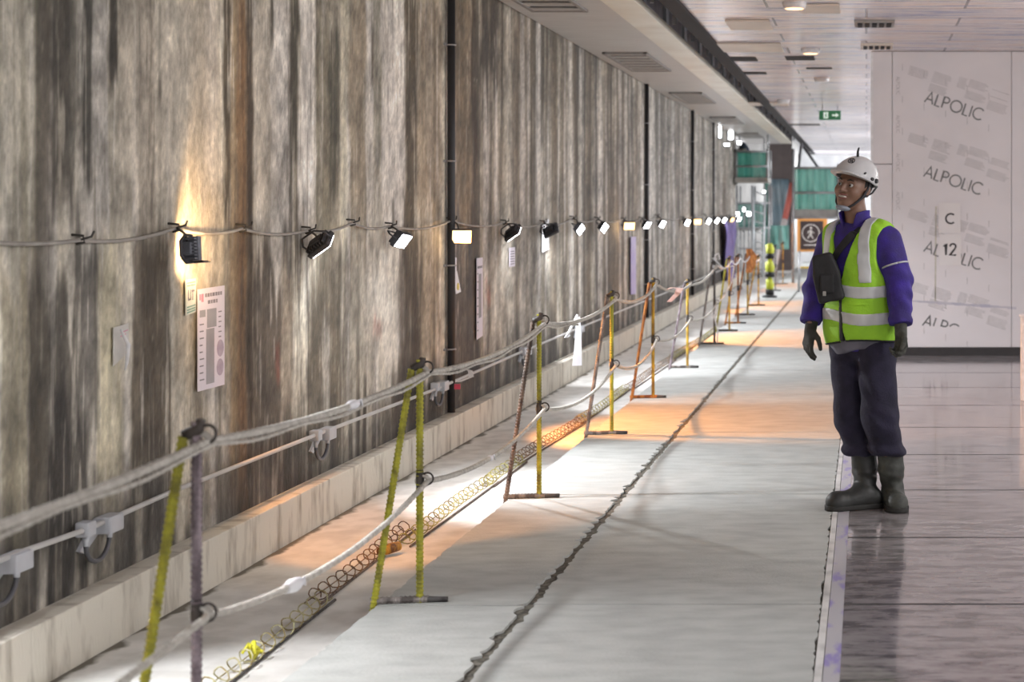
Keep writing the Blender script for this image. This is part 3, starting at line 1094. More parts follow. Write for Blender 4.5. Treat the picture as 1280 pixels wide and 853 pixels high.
for (y0, y1, mat, lab, xa, xb) in CG:
    t = tag(empty('stirrup_cage', (xa, y0, GZ)), lab, 'rebar cage', 'stirrup cages in the gutter')
    Lg = y1 - y0
    dx = xb - xa
    f = lambda s: dx * s + .012 * math.sin(s * 5 + y0)
    bm = bmesh.new()
    rebar(bm, (f(0) + .035, 0, .006), (f(1) + .035, Lg, .006), .0055, .02, 6)
    obj('long_bar', bm, P_BRN if mat is not wire_w else P_DRK, t)
    bm = bmesh.new()
    n = int(Lg / .105)
    pts = []
    for k in range(n * 12):
        s = k / (n * 12)
        an = 2 * math.pi * k / 12
        pts.append((f(s) + .034 * math.cos(an), Lg * s + .006 * math.sin(k * 1.7), .033 + .030 * math.sin(an)))
    tube(bm, pts, .0027, 5)
    obj('stirrup_wire', bm, mat, t)
    bm = bmesh.new()
    tube(bm, [(f(s) - .032, Lg * s, .010) for s in np.linspace(0, 1, 12)], .0026, 5)
    obj('side_wire', bm, mat, t)
bm = bmesh.new()
tube(bm, [(-2.23, 7.32, GZ + .03), (-2.205, 7.36, GZ + .034), (-2.17, 7.42, GZ + .036)], [.018, .026, .022], 12)
tag(obj('tin_can', bm, paint('tin_orange', '#c08a20', '#5d3a18')), 'small orange and black tin lying on the stirrup cage', 'can')
bm = bmesh.new()
for k in range(5):
    a = k * 1.3
    tube(bm, [(-2.17, 5.66, GZ + .01), (-2.17 + .02 * math.cos(a), 5.66 + .02 * math.sin(a), GZ + .035 + .008 * k), (-2.17 + .04 * math.cos(a), 5.66 + .035 * math.sin(a), GZ + .03)], [.012, .010, .005], 6)
tag(obj('tape_knot', bm, M('bright_yellow', (.72, .68, .05), .5)), 'crumpled bright yellow tie on the nearest stirrup cage', 'tie')

# ------------------------------------------------------------------ things on the stained wall
pipe_m = M('black_pipe', (.018, .017, .020), .5)
clip_m = M('clip_metal', (.35, .34, .34), .5, .5)
for (x, lab) in ((557.5, 'nearest black vertical drain pipe on the stained wall'), (805, 'middle black drain pipe, beyond the white strip'), (863, 'third black drain pipe on the stained wall'), (889.5, 'farthest thin black drain pipe before the far scaffold')):
    Y = FPX * XW / (1083 - x)
    t = tag(empty('drain_pipe', (-XW, Y, .0)), lab, 'pipe', 'drain pipes on the stained wall')
    bm = bmesh.new()
    tube(bm, [(.036, 0, .12), (.036, 0, 1.6), (.036, 0, SOF - .002)], .027 if x < 880 else .02, 12)
    obj('pipe', bm, pipe_m, t)
    for z in (.55, 1.12, 1.83, 2.62):
        bm = bmesh.new()
        box(bm, .0, .012, -.07, .07, z - .008, z + .008)
        tube(bm, [(.005, -.034, z), (.05, -.026, z), (.066, 0, z), (.05, .026, z), (.005, .034, z)], .006, 6)
        obj('clip', bm, clip_m, t)

# cable with lamps
lamp_steel = M('lamp_housing', (.055, .055, .062), .5, .3, col2=(.03, .03, .034), scale=20)
lamp_grey = M('lamp_housing_grey', (.16, .17, .20), .5, .2, col2=(.10, .105, .125), scale=20)
lens_w = M('lens_white', (.93, .95, 1.0), .3, emit=26)
lens_o = M('lens_warm', (1.0, .66, .30), .3, emit=3.2)
cable_m = M('cable_grey', (.36, .34, .31), .6, col2=(.24, .22, .2), scale=10)
#   Y      warm  aim (x, y, z)            roll  power  cone
LMP = [(2.4, 0, (.9, .25, -1.0), 10, 90, 95), (3.75, 1, (.5, .5, -.9), 0, 20, 60), (4.85, 0, (.70, .0, -1.0), -15, 210, 84),
       (6.55, 1, (.42, .90, -1.0), 94, 230, 50), (8.1, 0, (.85, .72, -.85), 38, 185, 80), (9.5, 0, (1.0, -.22, -.75), 8, 215, 84),
       (10.9, 1, (.95, .42, -.80), 0, 800, 72), (12.5, 0, (.85, .62, -.85), 40, 150, 74), (14.0, 0, (.45, .9, -.6), 30, 170, 90),
       (15.4, 0, (.9, -.2, -.55), 20, 170, 95), (16.8, 0, (.9, -.25, -.5), 20, 170, 95), (18.6, 1, (.9, .10, -.6), 0, 850, 70),
       (20.1, 0, (.9, -.25, -.6), 0, 150, 90), (21.6, 0, (.9, -.3, -.5), 10, 150, 90), (24.6, 0, (.9, -.35, -.5), 10, 170, 90),
       (26.1, 1, (.9, -.35, -.6), 0, 500, 75), (27.9, 0, (.9, -.35, -.5), 12, 160, 90), (29.5, 0, (.9, -.35, -.5), 12, 160, 90),
       (31.0, 0, (.9, -.35, -.5), 12, 160, 90), (32.8, 1, (.9, -.35, -.5), 0, 350, 80), (34.6, 0, (.9, -.35, -.5), 0, 160, 90)]
LAB = {2.4: 'white floodlight on the cable, outside the left edge', 3.75: 'warm floodlight on the cable, outside the left edge', 4.85: 'white floodlight on the cable just outside the left edge',
       6.55: 'dark backed warm floodlight above the wall poster', 8.1: 'tilted white floodlight right of the rust streak', 9.5: 'upright white floodlight left of the black drain pipe',
       10.9: 'glowing warm floodlight beside the nearest drain pipe', 12.5: 'tilted white floodlight right of the warm one', 14.0: 'dark backed floodlight turned away, fourth right of the nearest drain pipe',
       15.4: 'first of two facing white floodlights past the turned-away one', 16.8: 'second of two facing white floodlights past the turned-away one', 18.6: 'small warm floodlight left of the middle drain pipe',
       20.1: 'white floodlight at the middle drain pipe', 21.6: 'white floodlight just right of the middle drain pipe', 24.6: 'white floodlight left of the third drain pipe', 26.1: 'warm floodlight right of the third drain pipe',
       27.9: 'white floodlight, first after the far warm one', 29.5: 'white floodlight left of the purple sheet', 31.0: 'white floodlight above the purple sheet', 32.8: 'warm floodlight right of the purple sheet', 34.6: 'last white floodlight before the scaffold'}


def box_mesh(parts, mat_bev=.004):
    bm = bmesh.new()
    for p in parts:
        box(bm, *p, mat_bev)
    return bm


FACE = {6.55: (.12, 1.0, -.05), 10.9: (.5, -1.0, -.25), 18.6: (.5, -1.0, -.3), 26.1: (.4, -1.0, -.3)}
for (Y, warm, aim, roll, pw, sp_ang) in LMP:
    big = .05 if Y in (6.55,) else .072
    # lamp frame: local -Z is the beam direction
    q = Vector(FACE.get(Y, aim)).to_track_quat('-Z', 'Y')
    rot = (q.to_matrix() @ Matrix.Rotation(math.radians(roll), 3, 'Z')).to_euler()
    zz = 1.318 if Y > 7.5 else 1.335
    t = tag(empty('floodlight', (-XW + .10, Y, zz), rot), LAB[Y], 'lamp', 'floodlights on the wall cable')
    bm = bmesh.new()
    box(bm, -big, big, -big * .72, big * .72, -.012, .016, .006)
    for k in range(7):
        x = -big * .8 + k * big * 1.6 / 6
        box(bm, x - .003, x + .003, -big * .6, big * .6, .014, .036)
    box(bm, -big * .5, big * .5, -big * .36, big * .36, .014, .045, .005)
    obj('housing', bm, lamp_grey if Y == 6.55 else lamp_steel, t)
    bm = bmesh.new()
    box(bm, -big * .88, big * .88, -big * .6, big * .6, -.0165, -.0125, .001)
    obj('lens', bm, lens_o if warm else lens_w, t)
    bm = bmesh.new()
    tube(bm, [(-big - .004, 0, .0), (-big - .008, .0, .05), (-big * .6, 0, .085), (big * .6, 0, .085), (big + .008, 0, .05), (big + .004, 0, .0)], .0055, 6)
    obj('bracket', bm, lamp_steel, t)
    if Y == 6.55:
        bm = bmesh.new()
        box(bm, -.056, -.048, -.038, .038, -.075, -.012, .003)
        obj('shade', bm, M('lamp_black', (.012, .012, .012), .5), t)
    d = bpy.data.lights.new('flood_beam', 'SPOT')
    d.energy = pw
    d.color = LAMP_WARM if warm else LAMP_WHITE
    d.spot_size = math.radians(sp_ang)
    d.spot_blend = .45
    d.shadow_soft_size = .05
    lo = bpy.data.objects.new('flood_beam', d)
    lo.location = (0, 0, -.03)
    if Y in FACE:                                        # its beam leaves downwards along the gutter
        lo.rotation_euler = (rot.to_matrix().inverted() @ Vector(aim).to_track_quat('-Z', 'Y').to_matrix()).to_euler()
    lo.parent = t
    COL.objects.link(lo)
    d2 = bpy.data.lights.new('flood_spill', 'SPOT')      # light that leaves the lens sideways
    d2.energy = 24 if Y == 6.55 else (3 if warm else 9)
    d2.color = (1.0, .66, .34) if warm else LAMP_WHITE
    d2.spot_size = math.radians(172)
    d2.spot_blend = .35
    d2.shadow_soft_size = .03
    l2 = bpy.data.objects.new('flood_spill', d2)
    l2.location = lo.location
    if Y == 6.55:
        l2.location = rot.to_matrix().inverted() @ Vector((.05, .03, 0))
    l2.parent = t
    COL.objects.link(l2)

# the cable runs from hook to hook over the lamps
hooks = sorted([1.2] + [l[0] for l in LMP] + [5.75, 7.25, 8.8, 36])
path3 = []
for a_, b_ in zip(hooks, hooks[1:]):
    za, zb = 1.405 + .02 * math.sin(a_ * 3), 1.405 + .02 * math.sin(b_ * 3)
    path3 += sag((-XW + .03, a_, za), (-XW + .03, b_, zb), .035 if b_ - a_ > 1 else .022, 8)[:-1]
bm = bmesh.new()
tube(bm, path3, .0075, 6)
cab = tag(obj('lighting_cable', bm, cable_m), 'sagging grey cable feeding the floodlights along the wall', 'cable')
for hy in hooks[1:-1]:
    z = 1.405 + .02 * math.sin(hy * 3)
    bm = bmesh.new()
    tube(bm, [(-XW + .0, hy, z + .02), (-XW + .045, hy, z + .016), (-XW + .05, hy, z - .008), (-XW + .02, hy, z - .014)], .005, 6)
    tube(bm, [(-XW + .03, hy, z), (-XW + .06, hy + .03, z + .012), (-XW + .05, hy + .07, z + .03)], .0045, 5)
    if any(abs(hy - l[0]) < .01 for l in LMP):
        tube(bm, [(-XW + .04, hy, z), (-XW + .08, hy - .03, z - .02), (-XW + .09, hy + .0, 1.345)], .006, 6)
    obj('tie', bm, M('tie_dark', (.05, .045, .04), .7), cab)

# lower conduit with its junction boxes
con_m = M('conduit_grey', (.50, .49, .48), .5, col2=(.40, .39, .38), scale=6)
box_m = M('junction_grey', (.45, .46, .49), .45, col2=(.38, .39, .42), scale=6)
cpx = [(0, 695), (95, 668), (200, 626), (385, 547), (540, 486), (665, 458), (735, 416)]
bm = bmesh.new()
pts = [(-XW + .045, y, z) for y, z in ((1.0, .36), (3.0, .365), (5.28, .355), (5.79, .34), (6.48, .352), (8.2, .345), (10.53, .325), (13.0, .34), (16.4, .345), (22, .345), (30, .345), (36, .345))]
tube(bm, pts, .0105, 8)
con = tag(obj('conduit', bm, con_m), 'thin pale conduit running low along the stained wall', 'pipe')
for i, (Y, lab) in enumerate(((5.77, 'grey junction box with a cable loop at the lower left of the wall'), (8.18, 'pale junction box with a round cable loop right of the rust streak'),
                              (10.45, 'junction box behind the lime yellow barrier'), (13.1, 'junction box left of the brown braced barrier'), (5.12, 'pale bracket box cut by the left edge of the photo'), (15.6, 'junction box behind the white hanging strip'))):
    t = tag(empty('junction_box', (-XW, Y, .345 - .003)), lab, 'junction box', 'junction boxes on the low conduit')
    bm = bmesh.new()
    box(bm, .02, .07, -.03, .03, -.026, .028, .006)
    tube(bm, [(.045, 0, -.026), (.045, 0, -.062)], [.013, .010], 8)
    obj('tee', bm, box_m, t)
    bm = bmesh.new()
    box(bm, .015, .075, .125, .235, -.045, .018, .006)
    tube(bm, [(.045, .18, -.045), (.045, .18, -.066)], [.012, .010], 8)
    obj('box', bm, box_m, t)
    bm = bmesh.new()
    extrude_poly(bm, [(.02, -.085), (.055, -.10), (.20, -.03), (.20, .01), (.15, .01)], lambda u, v, d: Vector((d, u, v)), -.004, .014)
    obj('bracket', bm, box_m, t)
    bm = bmesh.new()
    tube(bm, [(.045, .09 - .09 * math.cos(a), -.058 - .075 * math.sin(a)) for a in np.linspace(0, math.pi, 14)], .009, 8)
    obj('cable_loop', bm, M('loop_dark', (.09, .09, .10), .45), t)


# papers on the wall
def paper(name, x0, x1, yt0, yb0, yt1, yb1, mat, label, cat='poster', X=-XW + .012, th=.003):
    Ya, za = wall_pt(x0, yt0)
    _, zb = wall_pt(x0, yb0)
    Yb, zc = wall_pt(x1, yt1)
    _, zd = wall_pt(x1, yb1)
    bm = bmesh.new()
    extrude_poly(bm, [(Ya, zb), (Yb, zd), (Yb, zc), (Ya, za)], lambda u, v, d: Vector((d, u, v)), X, X + th)
    o = tag(obj(name, bm, mat), label, cat)

    def uv(u, v):                              # point on the sheet, u along the wall, v upwards
        y = Ya + (Yb - Ya) * u
        zlo, zhi = zb + (zd - zb) * u, za + (zc - za) * u
        return Vector((X + th + .0004, y, zlo + (zhi - zlo) * v))
    return o, uv


poster_m = M('poster_paper', (.66, .61, .68), .55, col2=(.61, .56, .63), scale=4)
grey_print = M('poster_grey', (.24, .23, .25), .6, col2=(.30, .29, .31), scale=9)
line_print = M('poster_lines', (.22, .20, .23), .6)
pink_print = M('poster_pink', (.62, .28, .36), .6)
tealp = M('poster_green', (.20, .34, .27), .6)


def rect(bm, uv, u0, u1, v0, v1):
    vs = [uv(u, v) for u, v in ((u0, v0), (u1, v0), (u1, v1), (u0, v1))]
    a = [bm.verts.new(v) for v in vs]
    b = [bm.verts.new(v + Vector((.0006, 0, 0))) for v in vs]
    bm.faces.new(a[::-1])
    bm.faces.new(b)
    for i in range(4):
        bm.faces.new((a[i], a[(i + 1) % 4], b[(i + 1) % 4], b[i]))


po, uv = paper('poster', 243, 276.5, 362, 490, 357, 481, poster_m, 'tall white poster with a grey figure and two round insets, left of the rust streak')
bm = bmesh.new()
rect(bm, uv, .30, .60, .05, .595)
rect(bm, uv, .33, .68, .605, .79)
rect(bm, uv, .06, .27, .72, .79)
obj('figure', bm, grey_print, po)
bm = bmesh.new()
for (cu, cv) in ((.83, .38), (.82, .19)):
    ring = [uv(cu + .13 * math.cos(a), cv + .085 * math.sin(a)) for a in np.linspace(0, 2 * math.pi, 20)[:-1]]
    f0 = [bm.verts.new(p) for p in ring]
    f1 = [bm.verts.new(p + Vector((.0008, 0, 0))) for p in ring]
    bm.faces.new(f0[::-1])
    bm.faces.new(f1)
    for i in range(len(ring)):
        bm.faces.new((f0[i], f0[(i + 1) % len(ring)], f1[(i + 1) % len(ring)], f1[i]))
obj('round_inset', bm, M('poster_mauve', (.33, .27, .35), .6, col2=(.42, .36, .43), scale=30), po)
bm = bmesh.new()
for v in (.93, .86):
    u = .26 if v > .9 else .36
    while u < (.88 if v > .9 else .72):
        w = random.uniform(.05, .1)
        rect(bm, uv, u, u + w, v - .018, v + .018)
        u += w + .025
for k in range(9):
    rect(bm, uv, .06, .06 + random.uniform(.1, .17), .10 + k * .068, .113 + k * .068)
for k in range(6):
    rect(bm, uv, .76, .76 + random.uniform(.08, .15), .49 + k * .05, .502 + k * .05)
obj('text_lines', bm, line_print, po)
bm = bmesh.new()
rect(bm, uv, .05, .10, .89, .95)
rect(bm, uv, .12, .20, .87, .95)
obj('emblem', bm, pink_print, po)
pt_, uv = paper('notice', 228, 240.5, 350, 395, 348, 390, M('notice_paper', (.66, .66, .58), .6), 'small white notice with green print hung under the dark backed floodlight', 'notice')
bm = bmesh.new()
for v in (.90, .82, .14, .22, .07):
    rect(bm, uv, .1, .92, v - .02, v + .02)
obj('text_lines', bm, tealp, pt_)
bm = bmesh.new()
for (u0, u1, v0, v1) in ((.2, .28, .4, .7), (.2, .5, .4, .45), (.42, .5, .4, .7), (.62, .7, .38, .7), (.55, .85, .62, .68)):
    rect(bm, uv, u0, u1, v0, v1)
obj('mark', bm, line_print, pt_)
torn_m = M('torn_paper', (.62, .60, .57), .6, col2=(.5, .48, .45), scale=9)
tp, uv = paper('torn_sticker', 137, 156, 410, 458, 404, 440, torn_m, 'torn pale sticker with red print on the wall at far left', 'sticker')
bm = bmesh.new()
rect(bm, uv, .45, .95, .76, .80)
rect(bm, uv, .45, .8, .66, .70)
obj('red_print', bm, pink_print, tp)
bm = bmesh.new()
Ys, zs_ = wall_pt(141, 412)
tube(bm, [(-XW + .03, Ys, zs_), (-XW + .045, Ys + .03, zs_ - .06), (-XW + .03, Ys + .05, zs_ - .13), (-XW + .02, Ys + .055, zs_ - .16)], [.004, .009, .007, .003], 6)
obj('curl', bm, M('torn_white', (.74, .73, .74), .6), tp)
pp, uv = paper('tape_strip', 561, 568, 322, 352, 322, 352, tape_w, 'pale strip with a yellow spot hanging under the glowing warm floodlight', 'tape')
Ys, zs_ = wall_pt(566, 350)
bm = bmesh.new()
extrude_poly(bm, [(Ys - .10, zs_ + .06), (Ys + .05, zs_ + .06), (Ys + .16, zs_ - .09), (Ys + .03, zs_ - .1)], lambda u, v, d: Vector((d, u, v)), -XW + .013, -XW + .017)
obj('tail', bm, tape_w, pp)
bm = bmesh.new()
tube(bm, [(-XW + .016, Ys + .07, zs_ - .05), (-XW + .021, Ys + .07, zs_ - .05)], .026, 10)
obj('yellow_spot', bm, M('spot_yellow', (.75, .6, .08), .5), pp)
lp, uv = paper('poster', 593.5, 601, 323, 425, 322, 420, poster_m, 'tall narrow looking poster on the wall right of the warm floodlight')
bm = bmesh.new()
rect(bm, uv, .3, .75, .25, .8)
obj('figure', bm, grey_print, lp)
bm = bmesh.new()
for k in range(8):
    rect(bm, uv, .05, .25, .1 + .1 * k, .115 + .1 * k)
rect(bm, uv, .1, .9, .87, .90)
obj('text_lines', bm, line_print, lp)
np_, uv = paper('notice', 634.5, 641.5, 310, 334, 309, 333, poster_m, 'small white notice on the wall below the tilted far floodlight', 'notice')
bm = bmesh.new()
for k in range(6):
    rect(bm, uv, .15, .85, .12 + k * .13, .17 + k * .13)
obj('text_lines', bm, line_print, np_)
wp, uv = paper('notice', 675.5, 684, 279, 316, 274, 312, tape_w, 'white sheet on the wall below the floodlight that is turned away', 'notice')
vp, uv = paper('plastic_sheet', 786, 792, 296, 368, 296, 368, M('violet_sheet', (.34, .28, .56), .4, col2=(.45, .40, .60), scale=6), 'narrow violet sheet on the wall left of the middle drain pipe', 'sheet', X=-XW + .02, th=.01)

# ------------------------------------------------------------------ soffit vents, ceiling fittings
vent_m = M('vent_frame', (.27, .25, .235), .5)
slat_m = M('vent_slat', (.43, .41, .385), .45)
VL = ['nearest louvred vent in the grey soffit', 'second louvred vent in the grey soffit', 'third louvred vent in the grey soffit', 'fourth louvred vent in the grey soffit', 'farthest louvred vent in the grey soffit']
for i, y0 in enumerate((10.9, 16.45, 22.0, 27.7, 33.4)):
    t = tag(empty('ceiling_vent', (-2.72, y0, SOF)), VL[i], 'vent', 'louvred vents in the soffit')
    w, l = .46, 2.1
    bm = bmesh.new()
    for (a, b, c, d) in ((0, w, 0, .05), (0, w, l - .05, l), (0, .035, 0, l), (w - .035, w, 0, l)):
        box(bm, a, b, c, d, -.022, .0, .003)
    obj('frame', bm, vent_m, t)
    bm = bmesh.new()
    box(bm, .03, w - .03, .04, l - .04, -.004, -.001)
    obj('backing', bm, dark_m, t)
    for k in range(7):
        bm = bmesh.new()
        y = .12 + k * (l - .24) / 6
        box(bm, .035, w - .035, y - .09, y + .09, -.016, -.006, .002)
        obj('slat', bm, slat_m, t)


def cei(x, y):
    Y = FPX * (CEI - EYE) / (264 - y)
    return (x - 1083) * Y / FPX, Y


hole_m = M('ceiling_hole', (.02, .018, .02), .9)
flap_m = M('loose_panel', (.66, .58, .50), .45, col2=(.58, .50, .43), scale=3)
HL = [(911, 946, 71, 76), (982, 1018, 70, 75), (926, 958, 90, 92.5), (1008, 1040, 84.5, 86), (985, 1025, 155, 156.6)]
for i, (x0, x1, y0, y1) in enumerate(HL):
    Xa, Ya = cei(x0, y0)
    Xb, Yb = cei(x1, y1)
    Xa, Xb = (x0 - 1083) * (Ya + Yb) / 2 / FPX, (x1 - 1083) * (Ya + Yb) / 2 / FPX
    bm = bmesh.new()
    box(bm, Xa, Xb, min(Ya, Yb), max(Ya, Yb), CEI - .006, CEI + .002)
    struct(obj('ceiling_opening', bm, hole_m))
FL = [(900, 978, 53, 63), (910, 964, 24, 35), (1000, 1050, 4, 14), (930, 985, 127, 131)]
for i, (x0, x1, y0, y1) in enumerate(FL):
    Xa, Ya = cei(x0, y0)
    Xb, Yb = cei(x1, y1)
    ym = (Ya + Yb) / 2
    Xa, Xb = (x0 - 1083) * ym / FPX, (x1 - 1083) * ym / FPX
    bm = bmesh.new()
    box(bm, Xa, Xb, min(Ya, Yb), max(Ya, Yb), CEI - .02, CEI - .004, .003)
    struct(obj('ceiling_panel', bm, flap_m))
AL = ['nearer slotted air grille with a row of dark squares in the filmed ceiling', 'farther slotted air grille with dark squares in the filmed ceiling']
for i, (x0, x1, yc) in enumerate(((1068, 1118, 28), (1076, 1116, 56.5))):
    Xc, Y = cei((x0 + x1) / 2, yc)
    hw = (x1 - x0) / 2 * Y / FPX
    t = tag(empty('air_grille', (Xc, Y, CEI)), AL[i], 'vent', 'air grilles in the filmed ceiling')
    bm = bmesh.new()
    box(bm, -hw, hw, -.22, .22, -.022, 0, .003)
    obj('frame', bm, vent_m if i == 0 else flap_m, t)
    for k in range(5):
        bm = bmesh.new()
        x = -hw * .72 + k * hw * 1.44 / 4
        box(bm, x - hw * .12, x + hw * .12, -.13, .13, -.03, -.012, .002)
        obj('outlet', bm, hole_m, t)
glow_m = M('downlight_glow', (1.0, .55, .28), .4, emit=3.0)
for i, (x, y, lab) in enumerate(((1013, 61, 'orange glowing downlight in the ceiling above the exit sign'), (993, 3, 'orange downlight at the top edge of the ceiling'), (979, 125, 'small far downlight left of the exit sign'), (1027, 97, 'pale downlight above the exit sign'))):
    Xc, Y = cei(x, y)
    t = tag(empty('downlight', (Xc, Y, CEI)), lab, 'lamp', 'ceiling downlights')
    bm = bmesh.new()
    tube(bm, [(0, 0, -.05), (0, 0, 0)], [.085, .10], 16)
    obj('rim', bm, white_edge, t)
    bm = bmesh.new()
    tube(bm, [(0, 0, -.053), (0, 0, -.045)], .072, 16)
    obj('lens', bm, glow_m if i < 2 else white_edge, t)
# hanging exit sign
ex = tag(empty('exit_sign', ((1037.5 - 1083) * 25 / FPX, 25, CEI)), 'green exit sign with a white arrow hanging below the ceiling', 'sign')
bm = bmesh.new()
box(bm, -.17, .17, -.02, .02, -.225, -.08, .004)
obj('panel', bm, M('exit_green', (.03, .17, .07), .4, emit=.25), ex)
bm = bmesh.new()
for x in (-.12, .12):
    tube(bm, [(x, 0, -.08), (x, 0, 0)], .006, 6)
obj('hanger', bm, hang_m, ex)
bm = bmesh.new()
P2 = lambda u, v, d: Vector((u, d, v))
extrude_poly(bm, [(.03, -.162), (.09, -.162), (.09, -.185), (.14, -.152), (.09, -.119), (.09, -.142), (.03, -.142)], P2, -.026, -.02)
extrude_poly(bm, [(-.10, -.20), (-.03, -.20), (-.03, -.105), (-.10, -.105)], P2, -.026, -.02)
obj('pictogram', bm, M('exit_white', (.75, .85, .76), .4, emit=.6), ex)
bm = bmesh.new()
tube(bm, [(-.062, -.03, -.122), (-.062, -.026, -.122)], .009, 8)
extrude_poly(bm, [(-.075, -.16), (-.085, -.185), (-.075, -.19), (-.065, -.165), (-.05, -.185), (-.043, -.18), (-.055, -.155), (-.05, -.135), (-.07, -.135)], P2, -.03, -.026)
obj('runner', bm, M('exit_green', None), ex)
# ------------------------------------------------------------------ the worker: surfaces grown from distance fields
def nets(f, lo, hi, h):
    """naive surface nets: mesh the zero level of f over a box"""
    ax = [np.arange(lo[k], hi[k] + h, h, dtype=np.float32) for k in range(3)]
    X, Y, Z = np.meshgrid(*ax, indexing='ij')
    F = f(X, Y, Z).astype(np.float32)
    F[F == 0] = 1e-7
    F[0], F[-1] = np.maximum(F[0], 1e-4), np.maximum(F[-1], 1e-4)
    F[:, 0], F[:, -1] = np.maximum(F[:, 0], 1e-4), np.maximum(F[:, -1], 1e-4)
    F[:, :, 0], F[:, :, -1] = np.maximum(F[:, :, 0], 1e-4), np.maximum(F[:, :, -1], 1e-4)
    ins = F < 0
    n = np.array(F.shape) - 1
    cnt = np.zeros(n, np.float32)
    acc = np.zeros((*n, 3), np.float32)
    for a in range(3):
        b, c = [k for k in range(3) if k != a]
        for ob in (0, 1):
            for oc in (0, 1):
                s0 = [None] * 3
                s1 = [None] * 3
                s0[a], s1[a] = slice(0, n[a]), slice(1, n[a] + 1)
                for k, o_ in ((b, ob), (c, oc)):
                    s0[k] = s1[k] = slice(o_, n[k] + o_)
                f0, f1 = F[tuple(s0)], F[tuple(s1)]
                m = (f0 < 0) != (f1 < 0)
                t = np.where(m, f0 / np.where(m, f0 - f1, 1), 0)
                cnt += m
                acc[..., a] += np.where(m, t, 0)
                acc[..., b] += np.where(m, ob, 0)
                acc[..., c] += np.where(m, oc, 0)
    act = cnt > 0
    vid = np.full(n, -1, np.int64)
    vid[act] = np.arange(act.sum())
    ijk = np.argwhere(act)
    co = np.array(lo) + (ijk + acc[act] / cnt[act][:, None]) * h
    quads = []
    for a in range(3):
        b, c = (a + 1) % 3, (a + 2) % 3
        s0 = [slice(1, n[k]) for k in range(3)]
        s1 = list(s0)
        s0[a], s1[a] = slice(0, n[a]), slice(1, n[a] + 1)
        m = ins[tuple(s0)] != ins[tuple(s1)]
        w = np.argwhere(m)
        off = np.ones(3, int)
        off[a] = 0
        w = w + off
        sg = ins[tuple(s0)][m]

        def at_(db, dc):
            q = w.copy()
            q[:, b] += db
            q[:, c] += dc
            return vid[q[:, 0], q[:, 1], q[:, 2]]
        q = np.stack([at_(-1, -1), at_(0, -1), at_(0, 0), at_(-1, 0)], 1)
        q[~sg] = q[~sg][:, ::-1]
        quads.append(q)
    q = np.concatenate(quads)
    return co, q[(q >= 0).all(1)]


def sdf_obj(name, f, lo, hi, h, mat, parent=None, smooth_it=1):
    co, q = nets(f, lo, hi, h)
    me = bpy.data.meshes.new(name)
    me.from_pydata(co.tolist(), [], q.tolist())
    me.polygons.foreach_set('use_smooth', [True] * len(me.polygons))
    o = link_mesh(name, me, mat, parent)
    return o


def cap(X, Y, Z, a, b, ra, rb):
    a, b = np.asarray(a, float), np.asarray(b, float)
    d = b - a
    t = np.clip(((X - a[0]) * d[0] + (Y - a[1]) * d[1] + (Z - a[2]) * d[2]) / (d @ d), 0, 1)
    return np.sqrt((X - a[0] - t * d[0]) ** 2 + (Y - a[1] - t * d[1]) ** 2 + (Z - a[2] - t * d[2]) ** 2) - (ra + (rb - ra) * t)


def ell(X, Y, Z, c, r):
    x, y, z = (X - c[0]) / r[0], (Y - c[1]) / r[1], (Z - c[2]) / r[2]
    k0 = np.sqrt(x * x + y * y + z * z)
    k1 = np.sqrt((x / r[0]) ** 2 + (y / r[1]) ** 2 + (z / r[2]) ** 2) + 1e-9
    return k0 * (k0 - 1) / k1


def smin(a, b, k):
    h = np.clip(.5 + .5 * (b - a) / k, 0, 1)
    return b + (a - b) * h - k * h * (1 - h)


def smax(a, b, k):
    return -smin(-a, -b, k)


MX0, MY0 = 0.03, 8.05


def P3(x, y, dy=0.0):
    Yd = MY0 + dy
    return np.array([(x - 1083) * Yd / FPX - MX0, dy, EYE - (y - 264) * Yd / FPX])


TH = math.radians(36)
TL = np.array([math.cos(TH), -math.sin(TH)])        # towards his left hand
TF = np.array([-math.sin(TH), -math.cos(TH)])       # the way his chest faces


def tors(X, Y, Z):
    """torso coordinates: u to his left, w forwards; the trunk leans a little with height"""
    cx = np.interp(Z, [.6, .95, 1.2, 1.45], [-.050, -.055, -.068, -.078])
    u = (X - cx) * TL[0] + Y * TL[1]
    w = (X - cx) * TF[0] + Y * TF[1]
    return u, w


def tpt(u, w, z):
    cx = np.interp(z, [.6, .95, 1.2, 1.45], [-.050, -.055, -.068, -.078])
    return np.array([cx + u * TL[0] + w * TF[0], u * TL[1] + w * TF[1], z])


def torso(X, Y, Z, g=0.0):
    u, w = tors(X, Y, Z)
    d = ell(u, w, Z, (0, 0, .90), (.172 + g, .122 + g, .20 + g))
    d = smin(d, ell(u, w, Z, (0, .012, 1.05), (.165 + g, .122 + g, .22 + g)), .05)
    d = smin(d, ell(u, w, Z, (0, .005, 1.23), (.180 + g, .122 + g, .19 + g)), .06)
    d = smin(d, cap(u, w, Z, (-.125, -.01, 1.352), (.125, -.01, 1.362), .068 + g, .068 + g), .06)
    d = smin(d, cap(u, w, Z, (0, -.02, 1.39), (0, -.01, 1.43), .085 + g * .5, .06 + g * .5), .05)
    return d


